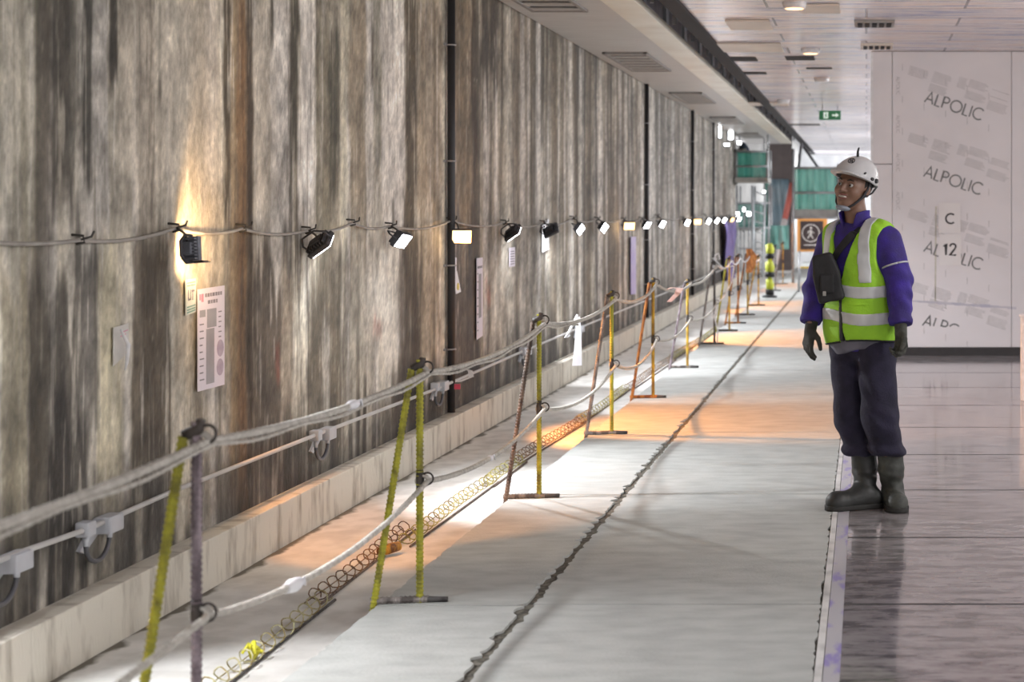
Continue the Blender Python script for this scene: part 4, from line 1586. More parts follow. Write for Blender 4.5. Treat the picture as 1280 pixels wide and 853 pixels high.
SH_A, EL_A, WR_A = tpt(-.185, -.01, 1.325), P3(1019, 362, .10), P3(1014, 404, .02)
SH_B, EL_B, WR_B = tpt(.180, -.01, 1.345), P3(1124, 352, -.14), P3(1126, 406, -.21)
HIP_A, HIP_B = tpt(-.085, 0, .86), tpt(.085, 0, .86)
KN_A, AN_A = P3(1063, 520, .0), P3(1081, 586, .05)
KN_B, AN_B = P3(1100, 522, -.12), P3(1114, 586, -.02)
HC = P3(1067.5, 234.5, -.02)                         # head centre
RH = (Matrix.Rotation(math.radians(-31), 3, 'Z') @ Matrix.Rotation(math.radians(-7), 3, 'X') @ Matrix.Rotation(math.radians(9), 3, 'Y'))
RHn = np.array([list(r) for r in RH])


def headc(X, Y, Z):
    x, y, z = X - HC[0], Y - HC[1], Z - HC[2]
    return (RHn[0, 0] * x + RHn[1, 0] * y + RHn[2, 0] * z, RHn[0, 1] * x + RHn[1, 1] * y + RHn[2, 1] * z,
            RHn[0, 2] * x + RHn[1, 2] * y + RHn[2, 2] * z)


def hpt(v):
    return HC + RHn @ np.array(v, float)


def head(X, Y, Z):
    x, y, z = headc(X, Y, Z)
    d = ell(x, y, z, (0, .012, .035), (.076, .094, .094))
    d = smin(d, ell(x, y, z, (0, -.030, -.030), (.064, .064, .088)), .03)
    d = smin(d, ell(x, y, z, (0, -.056, -.090), (.034, .032, .028)), .025)
    ax = np.abs(x)
    d = smin(d, ell(ax, y, z, (.042, -.058, -.026), (.026, .030, .028)), .02)
    d = smin(d, cap(ax, y, z, (.012, -.090, .024), (.042, -.078, .026), .010, .009), .012)
    d = smax(d, -ell(ax, y, z, (.032, -.098, .003), (.017, .017, .0085)), .012)
    d = smin(d, cap(x, y, z, (0, -.090, .010), (0, -.112, -.024), .008, .0115), .010)
    d = smin(d, ell(ax, y, z, (.012, -.098, -.028), (.010, .012, .008)), .008)
    d = smin(d, cap(ax, y, z, (0, -.096, -.050), (.024, -.084, -.048), .0065, .004), .006)
    d = smin(d, cap(ax, y, z, (0, -.094, -.068), (.021, -.083, -.062), .0075, .004), .006)
    d = smax(d, -ell(ax, y, z, (0, -.100, -.058), (.026, .016, .0065)), .004)
    d = smin(d, ell(ax, y, z, (.076, .012, -.008), (.010, .022, .032)), .008)
    return d


def body_f(X, Y, Z):
    d = torso(X, Y, Z, -.014)
    for s, e, w in ((SH_A, EL_A, WR_A), (SH_B, EL_B, WR_B)):
        d = smin(d, cap(X, Y, Z, s, e, .050, .040), .03)
        d = smin(d, cap(X, Y, Z, e, w, .040, .028), .015)
    for hp, k, a in ((HIP_A, KN_A, AN_A), (HIP_B, KN_B, AN_B)):
        d = smin(d, cap(X, Y, Z, hp, k, .080, .052), .02)
        d = smin(d, cap(X, Y, Z, k, a, .050, .030), .015)
    d = smin(d, cap(X, Y, Z, tpt(0, -.01, 1.37), hpt((0, .02, -.06)), .060, .054), .025)
    return smin(d, head(X, Y, Z), .015)


skin_m = M('skin', (.215, .118, .080), .5, col2=(.185, .100, .066), scale=30)
man = tag(empty('person', (MX0, MY0, 0)), 'worker in white helmet, lime vest and purple shirt standing on the polished floor', 'person')
sdf_obj('body', body_f, (-.42, -.34, -.0), (.30, .30, 1.80), .0055, skin_m, man)


def folds(X, Y, Z, a, seed=0.0):
    """shallow cloth creases"""
    q = .35 * np.sin(X * 19 + seed) + .4 * np.sin(Y * 17 + Z * 7 + seed)
    return a * (np.sin(Z * 62 + X * 34 * np.sin(seed + 1) + q * 5) * (.5 + .5 * np.sin(X * 23 + Z * 13 + seed)) + .6 * np.sin(X * 58 + Y * 41 + Z * 25 + q * 4))


# --- trousers
def trousers_f(X, Y, Z):
    d = torso(X, Y, Z, .004)
    d = smax(d, Z - .84, .01)
    for hp, k, a, rk in ((HIP_A, KN_A, AN_A, .079), (HIP_B, KN_B, AN_B, .088)):
        e = k + (a - k) * .72
        leg = cap(X, Y, Z, hp, k, .102, rk)
        leg = smin(leg, cap(X, Y, Z, k, e, rk, rk - .008), .03)
        leg = smin(leg, ell(X, Y, Z, k + (a - k) * .62, (rk + .004, rk + .006, .05)), .02)
        cut = ((X - e[0]) * 0.0 + (e[2] - .004 - Z))
        leg = smax(leg, cut, .012)
        d = smin(d, leg, .022)
    d = d + folds(X, Y, Z, .0042, .7) * sstep(.92, .7, Z) + .004 * np.sin(Z * 95 + X * 20) * sstep(.42, .30, Z)
    return smax(d, .255 - Z, .008)


tr_m = M('trouser_cloth', S('#28253b'), .9, col2=S('#1d1b2d'), scale=14, bump=.003, bscale=120)
sdf_obj('trousers', trousers_f, (-.30, -.32, .22), (.26, .28, .87), .006, tr_m, man)

# --- purple shirt with sleeves, cuffs and collar
def shirt_f(X, Y, Z):
    d = torso(X, Y, Z, .006)
    for s, e, w, r0, r1, r2 in ((SH_A, EL_A, WR_A, .066, .062, .050), (SH_B, EL_B, WR_B, .068, .068, .054)):
        d = smin(d, cap(X, Y, Z, s, e, r0, r1), .03)
        fo = smin(cap(X, Y, Z, e, w, r1, r2), ell(X, Y, Z, w + (e - w) * .12, (r2 + .008, r2 + .008, .03)), .01)
        dv = (w - e) / np.linalg.norm(w - e)
        fo = smax(fo, (X - w[0]) * dv[0] + (Y - w[1]) * dv[1] + (Z - w[2]) * dv[2], .006)
        d = smin(d, fo, .012)
    d = d + folds(X, Y, Z, .0036, 2.1)
    d = smax(d, .79 - Z, .006)
    u, w = tors(X, Y, Z)
    hole = cap(u, w, Z, (0, .0, 1.40), (0, .02, 1.55), .056, .06)
    return smax(d, -hole, .008)


sh_m = M('shirt_purple', S('#3a2590'), .75, col2=S('#2f2168'), scale=10, bump=.003, bscale=140)
sdf_obj('shirt', shirt_f, (-.44, -.34, .76), (.32, .30, 1.50), .0055, sh_m, man)


def collar_f(X, Y, Z):
    u, w = tors(X, Y, Z)
    w = w - .012 - (Z - 1.40) * .12
    r = np.sqrt(u * u + w * w)
    d = np.maximum(np.abs(r - (.064 + (Z - 1.40) * .10)) - .007, np.abs(Z - 1.445 + .25 * np.maximum(w, 0)) - .05)
    gap = np.maximum(np.abs(u) - .010 - np.maximum(Z - 1.37, 0) * .38, -w)
    return smax(d, -gap, .004)


sdf_obj('collar', collar_f, (-.22, -.16, 1.35), (.08, .14, 1.53), .0045, sh_m, man)


def inner_f(X, Y, Z):
    u, w = tors(X, Y, Z)
    d = torso(X, Y, Z, .024) + folds(X, Y, Z, .002, 4.0)
    return smax(smax(d, Z - .87, .004), .788 + .018 * np.sin(u * 16) - Z, .006)


sdf_obj('undershirt', inner_f, (-.30, -.24, .74), (.20, .24, .89), .0055, M('undershirt_grey', S('#6a6a78'), .85, col2=S('#55555f'), scale=12), man)


# --- hi-vis vest
def vest_shell(X, Y, Z, g):
    u, w = tors(X, Y, Z)
    d = torso(X, Y, Z, .021 + g) + folds(X, Y, Z, .003, 5.5)
    flare = .018 * sstep(1.1, .85, Z)
    d = d - flare
    d = smax(d, Z - 1.46, .01)
    hem = .828 + .02 * np.sin(u * 9 + .6)
    d = smax(d, hem - Z, .006)
    arm = np.minimum(ell(u, w, Z, (-.215, -.01, 1.27), (.068, .15, .150)), ell(u, w, Z, (.218, -.01, 1.28), (.066, .15, .150)))
    d = smax(d, -arm, .006)
    vw = np.clip((Z - 1.145) / .28, 0, 1) * .088
    slit = np.where(Z < 1.145, .004 + .016 * sstep(.95, .82, Z), .004 + vw)
    v = np.maximum(np.abs(u + .006) - slit, -w)
    neck = cap(u, w, Z, (0, .0, 1.36), (0, .02, 1.6), .078, .09)
    d = smax(d, -np.minimum(v, neck), .004)
    return d, u, w


ve_m = M('vest_lime', (.33, .66, .030), .7, col2=(.27, .56, .025), scale=9, bump=.003, bscale=90)
vlo, vhi = (-.36, -.30, .80), (.24, .30, 1.48)
vest = sdf_obj('safety_vest', lambda X, Y, Z: vest_shell(X, Y, Z, 0)[0], vlo, vhi, .005, ve_m, man)
vest.name = 'safety_vest'
ref_m = M('reflective_tape', (.56, .575, .585), .42, col2=(.46, .475, .485), scale=16, stretch=(1, 1, .4))


def band(fn):
    def f(X, Y, Z):
        d, u, w = vest_shell(X, Y, Z, .0035)
        return np.maximum(d, fn(u, w, Z))
    return f


for z0 in (1.098, .965):
    sdf_obj('reflective_band', band(lambda u, w, Z, z0=z0: np.abs(Z - z0 + .10 * u * 0 + .012 * np.sin(u * 14)) - .029), vlo, vhi, .005, ref_m, vest)['label'] = 'silver reflective band'
for sg in (-1, 1):
    sdf_obj('reflective_stripe', band(lambda u, w, Z, sg=sg: np.maximum(np.abs(u - sg * (.118 + .05 * (1.25 - Z))) - .027, 1.135 - Z)), vlo, vhi, .005, ref_m, vest)['label'] = 'silver reflective shoulder stripe'
blk = M('vest_binding', (.012, .012, .014), .6)


def zip_f(X, Y, Z):
    d, u, w = vest_shell(X, Y, Z, .004)
    t = torso(X, Y, Z, .030 + .0)
    z_ = np.maximum(np.maximum(np.abs(u + .006) - .010, -w), np.maximum(Z - 1.15, .845 - Z))
    t2 = torso(X, Y, Z, .025) - .018 * sstep(1.1, .85, Z)
    return np.maximum(t2, z_)


sdf_obj('zip', zip_f, vlo, vhi, .0045, blk, vest)
sdf_obj('hem_binding', band(lambda u, w, Z: Z - .838 - .02 * np.sin(u * 9 + .6)), vlo, (.24, .30, .90), .0045, blk, vest)


def v_edge(X, Y, Z):
    d, u, w = vest_shell(X, Y, Z, .002)
    t2 = torso(X, Y, Z, .0235)
    vw = np.clip((Z - 1.145) / .28, 0, 1) * .088
    e = np.abs(np.abs(u + .006) - vw - .006) - .0045
    return np.maximum(np.maximum(t2, e), np.maximum(np.maximum(-w, 1.145 - Z), Z - 1.36))


pk = sdf_obj('pocket', band(lambda u, w, Z: np.maximum(np.maximum(np.abs(u - .085) - .045, np.abs(Z - 1.03) - .008), -w)), vlo, vhi, .005, ve_m, vest)


# sleeve piping: a pale line round the upper arm
for s, e, r in ((SH_B, EL_B, .0685),):
    c = s + (e - s) * .62
    dv = Vector(e - s).normalized()
    a1 = dv.cross(Vector((1, .2, .1))).normalized()
    a2 = dv.cross(a1)
    bm = bmesh.new()
    tube(bm, [Vector(c) + (a1 * math.cos(t) + a2 * math.sin(t)) * r for t in np.linspace(0, 2 * math.pi, 30)], .0045, 6)
    obj('sleeve_piping', bm, ref_m, man)


# --- gloves: palm, four fingers and a thumb
def hand_f(w, d, n, s, curl, Lk=1.0):
    w, d, n, s = (np.asarray(v, float) for v in (w, d, n, s))
    d /= np.linalg.norm(d)
    n = n - d * (n @ d)
    n /= np.linalg.norm(n)
    s0 = np.cross(d, n)
    s = s0 if s0 @ s > 0 else -s0
    segs = []
    segs.append((w - d * .035, w + d * .02, .033, .030))
    for k, o in enumerate((.030, .010, -.010, -.029)):
        segs.append((w + d * .02 + s * o * .55, w + d * (.092 - .006 * abs(k - 1)) + s * o, .0165, .0145))
    fing = []
    for k, (o, L_) in enumerate(((.031, .074), (.0105, .083), (-.0105, .077), (-.031, .060))):
        p = w + d * (.092 - .006 * abs(k - 1)) + s * o
        ang = 0.0
        spread = s * o * .35
        for j, fr in enumerate((.46, .30, .24)):
            ang += math.radians(curl[j] + 3 * k)
            dr = d * math.cos(ang) + n * math.sin(ang) + spread
            dr /= np.linalg.norm(dr)
            q = p + dr * L_ * fr
            fing.append((k, p, q, .0112 - .0008 * j, .0106 - .0012 * j))
            p = q
    tb = w + d * .028 + s * .026 + n * .006
    t1 = tb + (d * .62 + s * .62 + n * .35) * .042
    t2 = t1 + (d * .86 + s * .12 + n * .42) * .032
    t3 = t2 + (d * .90 - s * .10 + n * .45) * .024

    def f(X, Y, Z):
        D = None
        for a, b, ra, rb in segs:
            c = cap(X, Y, Z, a, b, ra, rb)
            D = c if D is None else smin(D, c, .012)
        for k in range(4):
            F = None
            for kk, a, b, ra, rb in fing:
                if kk == k:
                    c = cap(X, Y, Z, a, b, ra, rb)
                    F = c if F is None else smin(F, c, .003)
            D = smin(D, F, .005)
        T = smin(cap(X, Y, Z, tb, t1, .0165, .0135), cap(X, Y, Z, t1, t2, .0132, .0115), .004)
        T = smin(T, cap(X, Y, Z, t2, t3, .0115, .0098), .004)
        return smin(D, T, .009)
    return f


gl_m = M('glove_grey', S('#3d3d3b'), .85, col2=S('#33332f'), scale=22, bump=.003, bscale=160)
gl_m2 = M('glove_worn_grey', S('#55564f'), .8, col2=S('#2f302c'), scale=16, bump=.003, bscale=160)
dA = P3(1006, 452, -.02) - P3(1013.5, 408, .02)
sdf_obj('glove', hand_f(WR_A + np.array([-.002, 0, -.022]), dA, (.80, .55, 0), (.45, -.85, 0), (12, 26, 22)), WR_A + np.array([-.13, -.15, -.30]), WR_A + np.array([.12, .14, .06]), .0035, gl_m, man)
dB = P3(1126, 455, -.23) - P3(1125, 408, -.20)
sdf_obj('glove', hand_f(WR_B + np.array([.0, 0, -.022]), dB, (-.75, -.62, 0), (.50, -.85, 0), (24, 46, 40)), WR_B + np.array([-.13, -.15, -.30]), WR_B + np.array([.13, .14, .06]), .0035, gl_m2, man)


# --- rubber boots
def boot_f(an, heel, toe, top):
    heel, toe = np.asarray(heel, float), np.asarray(toe, float)
    dr = (toe - heel) / np.linalg.norm(toe - heel)
    sd = np.array([-dr[1], dr[0], 0])

    def foot(X, Y, Z):
        d = cap(X, Y, Z, heel + np.array([0, 0, .046]), heel + dr * .10 + np.array([0, 0, .055]), .048, .050)
        d = smin(d, cap(X, Y, Z, heel + dr * .10 + np.array([0, 0, .050]), heel + dr * .205 + np.array([0, 0, .040]), .050, .050), .02)
        d = smin(d, cap(X, Y, Z, heel + dr * .19 + np.array([0, 0, .036]), toe - dr * .045 + np.array([0, 0, .034]), .052, .043), .02)
        return d

    def f(X, Y, Z):
        d = foot(X, Y, Z)
        base = heel + dr * .045
        d = smin(d, cap(X, Y, Z, base + np.array([0, 0, .07]), np.array([an[0], an[1], .19]), .054, .062), .035)
        d = smin(d, cap(X, Y, Z, np.array([an[0], an[1], .19]), np.array(top), .062, .068), .02)
        d = d + .0022 * np.sin(Z * 120 + X * 30) * sstep(.06, .12, Z) * sstep(.24, .16, Z)
        return smax(d, .010 - Z, .006)

    def sole(X, Y, Z):
        d = foot(X, Y, Z * 0 + .040) - .004
        return np.maximum(d, np.maximum(Z - .026, .001 - Z))
    return f, sole


bt_m = M('boot_rubber', S('#343635'), .5, col2=S('#2a2b2a'), scale=14, bump=.002, bscale=60)
bt_m2 = M('boot_rubber_dusty', S('#4b4e49'), .6, col2=S('#30322f'), scale=14, bump=.002, bscale=60)
so_m = M('boot_sole', S('#2c2c2a'), .7)
hA, tA = np.array([P3(1092, 600, .0)[0], -.005, 0]), np.array([P3(1042, 600, -.08)[0], -.085, 0])
hB, tB = np.array([P3(1114, 600, .04)[0], .085, 0]), np.array([P3(1124, 600, -.16)[0], -.165, 0])
for an, hh, tt, mt, dust in ((AN_A, hA, tA, bt_m, 0), (AN_B, hB, tB, bt_m2, 1)):
    top = np.array([an[0] + (KN_A if an is AN_A else KN_B)[0] * .12 - an[0] * .12, an[1], .30])
    f, so = boot_f(an, hh, tt, top)
    lo = np.minimum(np.minimum(hh, tt), an * [1, 1, 0]) - .09
    hi = np.maximum(np.maximum(hh, tt), an * [1, 1, 0]) + .09
    lo[2], hi[2] = -.01, .345
    b = sdf_obj('boot', f, lo, hi, .0045, mt, man)
    hi2 = hi.copy()
    hi2[2] = .045
    sdf_obj('sole', so, lo, hi2, .0045, so_m, b)

# --- face details, hair, helmet
eye_w = M('eye_white', (.36, .34, .32), .3)
eye_b = M('eye_iris', (.015, .010, .008), .25)
for sx in (-1, 1):
    c = hpt((sx * .031, -.0775, .003))
    bm = bmesh.new()
    bmesh.ops.create_uvsphere(bm, u_segments=16, v_segments=10, radius=.0115, matrix=Matrix.Translation(c))
    e = obj('eye', bm, eye_w, man, True)
    bm = bmesh.new()
    c2 = hpt((sx * .031 - .001, -.0840, .0032))
    bmesh.ops.create_uvsphere(bm, u_segments=12, v_segments=8, radius=.0068, matrix=Matrix.Translation(c2))
    obj('iris', bm, eye_b, e, True)
    bm = bmesh.new()
    tube(bm, [hpt((sx * .014, -.0985, .024)), hpt((sx * .030, -.0945, .030)), hpt((sx * .047, -.083, .026))], [.003, .0042, .002], 6)
    obj('eyebrow', bm, M('hair_dark', (.012, .010, .010), .8), man)
bm = bmesh.new()
tube(bm, [hpt((x, -.0925 + 8 * x * x, -.0570)) for x in np.linspace(-.023, .023, 8)], [.002, .0052, .006, .0062, .0062, .006, .0052, .002], 8)
obj('teeth', bm, M('teeth_white', (.72, .68, .62), .3), man)
lip = M('lips', (.25, .10, .085), .45)
for zc, yc, bow in ((-.0480, -.1000, .0015), (-.0680, -.0985, .009)):
    bm = bmesh.new()
    tube(bm, [hpt((x, yc + 13 * x * x, zc + bow * (x / .028) ** 2)) for x in np.linspace(-.028, .028, 9)], [.001, .003, .004, .0046, .0046, .0046, .004, .003, .001], 8)
    obj('lip', bm, lip, man)


def hair_f(X, Y, Z):
    x, y, z = headc(X, Y, Z)
    d = ell(x, y, z, (0, .016, .034), (.081, .097, .098))
    d = smax(d, -(y + .022 + .35 * np.maximum(z, -.03) * 0), .01)
    d = np.maximum(d, z - .06)
    return smax(d, -.062 - z, .01)


sdf_obj('hair', hair_f, HC - .14, HC + .14, .004, M('hair_dark', None), man)


def helm_d(X, Y, Z, g=0.0):
    x, y, z = headc(X, Y, Z)
    rim = .036 + .20 * y * 0 - .16 * (y + .0)              # lower at the back
    d = ell(x, y, z, (0, .004, .048), (.106 + g, .132 + g, .104 + g))
    d = smin(d, ell(x, y, z, (0, .02, .075), (.085 + g, .10 + g, .085 + g)), .02)
    d = smax(d, rim - z, .010)
    return d, x, y, z, rim


def helmet_f(X, Y, Z):
    d, x, y, z, rim = helm_d(X, Y, Z)
    br = np.maximum(ell(x, y, z, (0, -.028, rim + .004), (.108, .138, .5)), np.abs(z - rim - .004) - .005)
    d = smin(d, br, .006)
    inner = ell(x, y, z, (0, .004, .036), (.094, .118, .098))
    return smax(d, -np.maximum(inner, z - .14), .004)


hel_m = M('helmet_shell', (.53, .53, .535), .35, col2=(.47, .47, .48), scale=9)
helm = sdf_obj('helmet', helmet_f, HC - np.array([.19, .19, .08]), HC + np.array([.19, .19, .20]), .004, hel_m, man)
dk = M('helmet_fitting', (.02, .02, .022), .5)


def on_helm(ax, az):
    """point on the shell in direction azimuth ax (0 = front), elevation az"""
    v = np.array([math.sin(ax) * math.cos(az), -math.cos(ax) * math.cos(az), math.sin(az)])
    t = .05
    while t < .24:
        p = hpt(np.array([0, .004, .048]) + v * t)
        if helm_d(*[np.array([c]) for c in p])[0][0] > 0:
            break
        t += .001
    return p, RHn @ v


p, nv = on_helm(math.radians(6), math.radians(40))
bm = bmesh.new()
a1 = Vector(nv).cross(Vector((0, 0, 1))).normalized()
a2 = a1.cross(Vector(nv))
cpt = Vector(p) + Vector(nv) * .002
tube(bm, [cpt + (a1 * math.cos(t) + a2 * math.sin(t)) * .017 for t in np.linspace(0, 2 * math.pi, 24)], .0024, 6)
for k in (-.0055, .0055):
    tube(bm, [cpt + a1 * k + a2 * .011, cpt + a1 * k - a2 * .011], .0024, 6)
tube(bm, [cpt + a1 * .006, cpt - a1 * .006], .0022, 6)
obj('emblem', bm, dk, helm)
p, nv = on_helm(math.radians(8), math.radians(72))
bm = bmesh.new()
tube(bm, [Vector(p), Vector(p) + Vector(nv) * .012 + Vector((0, 0, .012)), Vector(p) + Vector((.006, 0, .045))], [.007, .006, .004], 8)
obj('lamp_clip', bm, dk, helm)
for az_, el_, r_ in ((78, 4, .010), (100, 2, .013), (52, 14, .006)):
    p, nv = on_helm(math.radians(az_), math.radians(el_))
    bm = bmesh.new()
    tube(bm, [Vector(p) - Vector(nv) * .004, Vector(p) + Vector(nv) * .010], [r_, r_ * .8], 10)
    obj('rivet', bm, dk, helm)
st = M('strap_dark', (.03, .03, .035), .7)
for sx in (-1, 1):
    bm = bmesh.new()
    tube(bm, [hpt((sx * .082, .010, .035)), hpt((sx * .0835, -.004, .0)), hpt((sx * .076, -.026, -.045)), hpt((sx * .052, -.055, -.088)), hpt((sx * .020, -.072, -.113))], [.006, .0065, .0065, .006, .006], 8)
    obj('chin_strap', bm, st, helm)
    bm = bmesh.new()
    tube(bm, [hpt((sx * .086, .075, .028)), hpt((sx * .084, .045, -.010)), hpt((sx * .076, -.026, -.045))], .005, 8)
    obj('side_strap', bm, st, helm)
sdf_obj('chin_cup', lambda X, Y, Z: (lambda c: smax(ell(c[0], c[1], c[2], (0, -.064, -.112), (.040, .032, .016)), -ell(c[0], c[1], c[2], (0, -.052, -.092), (.034, .030, .022)), .003))(headc(X, Y, Z)),
        HC - .16, HC + .14, .004, M('chin_cup_grey', S('#8f96a3'), .5), helm)

# --- the shoulder bag (a thing of its own)
bag_m = M('bag_black', (.016, .016, .018), .75, col2=(.010, .010, .011), scale=14, bump=.002, bscale=80)
bag = tag(empty('shoulder_bag', (MX0, MY0, 0)), 'black cross-body bag slung at the worker\'s right side over the lime vest', 'bag')
BC = P3(1034, 347, -.13)
ba = math.radians(24)
bax = np.array([math.cos(ba) * .80, math.cos(ba) * .6, -math.sin(ba)])


def bag_f(X, Y, Z):
    x, y, z = X - BC[0], Y - BC[1], Z - BC[2]
    a = math.radians(-12)
    xr, zr = x * math.cos(a) - z * math.sin(a), x * math.sin(a) + z * math.cos(a)
    wdt = .052 - .18 * np.maximum(zr - .02, 0) + .10 * np.minimum(zr, 0) * .2
    qx, qy, qz = np.abs(xr) - wdt, np.abs(y) - .034, np.abs(zr) - .105
    d = np.sqrt(np.maximum(qx, 0) ** 2 + np.maximum(qy, 0) ** 2 + np.maximum(qz, 0) ** 2) + np.minimum(np.maximum(qx, np.maximum(qy, qz)), 0) - .015
    return d + folds(X, Y, Z, .0025, 3.3)


sdf_obj('pouch', bag_f, BC - .18, BC + .18, .0045, bag_m, bag)


def on_torso(u, z, g=.026):
    w = .05
    while w < .3:
        p = tpt(u, w, z)
        if torso(*[np.array([c]) for c in p], g)[0] > 0:
            break
        w += .002
    return Vector(tpt(u, w, z))


sp = [Vector(BC + np.array([.02, -.005, .095]))] + [on_torso(u, z) for u, z in ((-.055, 1.235), (-.02, 1.285), (.02, 1.335), (.055, 1.375))]
p_ = tpt(.085, .035, 1.428)
sp += [Vector(p_), Vector(tpt(.10, -.03, 1.432)), Vector(tpt(.09, -.10, 1.36)), Vector(tpt(.03, -.155, 1.25)), Vector(tpt(-.08, -.155, 1.14)), Vector(tpt(-.17, -.09, 1.09)), Vector(tpt(-.215, .02, 1.10)), Vector(BC + np.array([-.05, .03, .06]))]
bm = bmesh.new()
dense = []
for a, b in zip(sp, sp[1:]):
    for k in range(5):
        dense.append(a.lerp(b, k / 5))
dense.append(sp[-1])
for _ in range(3):
    dense = [dense[0]] + [(dense[i - 1] + dense[i] * 2 + dense[i + 1]) / 4 for i in range(1, len(dense) - 1)] + [dense[-1]]
ax_c = Vector((MX0 * 0 - .07, 0, 0))
prev = None
for i, p in enumerate(dense):                      # flat webbing: long side lies against the body
    t = (dense[min(i + 1, len(dense) - 1)] - dense[max(i - 1, 0)]).normalized()
    n = Vector((p.x + .07, p.y, .45 if p.z > 1.38 else 0))
    n = (n - t * n.dot(t)).normalized()
    s = t.cross(n)
    ring = [bm.verts.new(p + s * .019 + n * .003), bm.verts.new(p - s * .019 + n * .003), bm.verts.new(p - s * .019 - n * .003), bm.verts.new(p + s * .019 - n * .003)]
    if prev:
        for k in range(4):
            bm.faces.new((prev[k], prev[(k + 1) % 4], ring[(k + 1) % 4], ring[k]))
    else:
        bm.faces.new(ring)
    prev = ring
bm.faces.new(prev[::-1])
obj('strap', bm, bag_m, bag)
bm = bmesh.new()
fr = BC + np.array([0, -.052, 0])
box(bm, fr[0] - .035, fr[0] + .035, fr[1] - .008, fr[1] + .010, fr[2] - .075, fr[2] + .015, .008)
obj('front_pocket', bm, bag_m, bag)
bm = bmesh.new()
box(bm, fr[0] - .02, fr[0] - .004, fr[1] - .014, fr[1] - .006, fr[2] - .088, fr[2] - .066, .002)
obj('buckle', bm, M('buckle_grey', (.35, .34, .32), .4), bag)
# ------------------------------------------------------------------ the far end: scaffold, nets, signs
net_m = M('debris_net', (.20, .62, .50), .8, col2=(.10, .48, .38), scale=3, stretch=(4, 4, .6), lo=.4, hi=.6, alpha=.72)
net_l = M('debris_net_pale', (.28, .56, .50), .8, col2=(.16, .44, .38), scale=3, stretch=(4, 4, .6), lo=.4, hi=.6, alpha=.62)
tube_m = M('scaffold_steel', (.42, .43, .44), .45, .5, col2=(.30, .31, .32), scale=8)
deck_m = M('scaffold_deck', (.42, .41, .38), .8, col2=(.32, .31, .29), scale=6)
pillar_m = M('pillar_brown', (.13, .105, .10), .85, col2=(.10, .082, .08), scale=4)
a, b = at(961.5, 190, 40), at(989, 190, 40)
bm = bmesh.new()
box(bm, a.x, b.x, 40, 40.5, 0, SOF + .3, .01)
struct(obj('pillar', bm, pillar_m), 'dark brown column at the end of the soffit')
a, b = at(989, 190, 44), at(880, 190, 44)
bm = bmesh.new()
box(bm, -4.6, -1.9, 44.4, 44.6, -.2, 3.4)
struct(obj('wall_end', bm, M('end_wall', (.50, .49, .47), .8, col2=(.36, .35, .34), scale=2.5, stretch=(3, 1, .5))), 'grey wall behind the far scaffold')


def netting(bm, x0, x1, y, z0, z1, amp=.03, n=24, th=.006):
    f, k = [], []
    for i in range(n + 1):
        t = i / n
        x = x0 + (x1 - x0) * t
        col_f, col_b = [], []
        for j in range(7):
            s = j / 6
            d = amp * math.sin(t * 21 + s * 2.2) * (.3 + .7 * (1 - abs(2 * s - 1))) + amp * .5 * math.sin(t * 47 + s)
            z = z0 + (z1 - z0) * s
            col_f.append(bm.verts.new((x, y + d, z)))
            col_b.append(bm.verts.new((x, y + d + th, z)))
        f.append(col_f)
        k.append(col_b)
    for i in range(n):
        for j in range(6):
            bm.faces.new((f[i][j], f[i + 1][j], f[i + 1][j + 1], f[i][j + 1])).smooth = True
            bm.faces.new((k[i][j], k[i][j + 1], k[i + 1][j + 1], k[i + 1][j])).smooth = True
        bm.faces.new((f[i][0], k[i][0], k[i + 1][0], f[i + 1][0]))
        bm.faces.new((f[i][6], f[i + 1][6], k[i + 1][6], k[i][6]))
    for i in (0, n):
        for j in range(6):
            bm.faces.new((f[i][j], f[i][j + 1], k[i][j + 1], k[i][j]))


def bars(name, segs, r, mat, parent):
    for p, q in segs:
        bm = bmesh.new()
        tube(bm, [p, q], r, 8)
        obj(name, bm, mat, parent)


# raised platform bracketed off the wall
Y = 34.3
k = Y / FPX
A = lambda x, y, dy=0.0: Vector(((x - 1083) * Y / FPX, Y + dy, EYE - (y - 264) * Y / FPX))
pf = tag(empty('hanging_platform', (0, 0, 0)), 'raised platform with green netting bracketed high on the end of the wall', 'platform')
bm = bmesh.new()
box(bm, A(918, 0).x, A(960, 0).x, Y, Y + 1.2, A(0, 228).z, A(0, 222).z, .01)
obj('deck', bm, deck_m, pf)
bm = bmesh.new()
netting(bm, A(920, 0).x, A(960, 0).x, Y + .06, A(0, 222).z, A(0, 189).z, .02)
obj('netting', bm, net_m, pf)
bars('post', [(A(x, 224, .04 + d), A(x, 186, .04 + d)) for x in (920, 959) for d in (0, 1.1)], .028, tube_m, pf)
bars('rail', [(A(919, 189.5, .03), A(961, 189.5, .03)), (A(919, 208, .03), A(961, 208, .03))], .022, tube_m, pf)
bars('bracket', [(Vector((-XW, Y + .3, A(0, 189).z)), A(932, 188, .3)), (Vector((-XW + .0, Y + .3, A(0, 193).z)), A(919, 226, .3)), (Vector((-XW, Y + .3, A(0, 230).z)), A(919, 227, .3))], .05, M('bracket_steel', (.16, .15, .13), .7), pf)
bars('hanger', [(A(959, 186, .2), Vector((A(959, 0).x, Y + .2, SOF)))], .02, tube_m, pf)
bm = bmesh.new()
tube(bm, [A(931, 221, .5), A(930, 205, .5), A(929, 192, .5), A(927, 184, .5), A(926, 177, .5)], [.16, .15, .13, .11, .05], 12)
tag(obj('bundle', bm, M('dark_bundle', (.02, .035, .045), .9, col2=(.03, .03, .09), scale=5)), 'dark bundle standing on the raised platform behind the green netting', 'bundle')

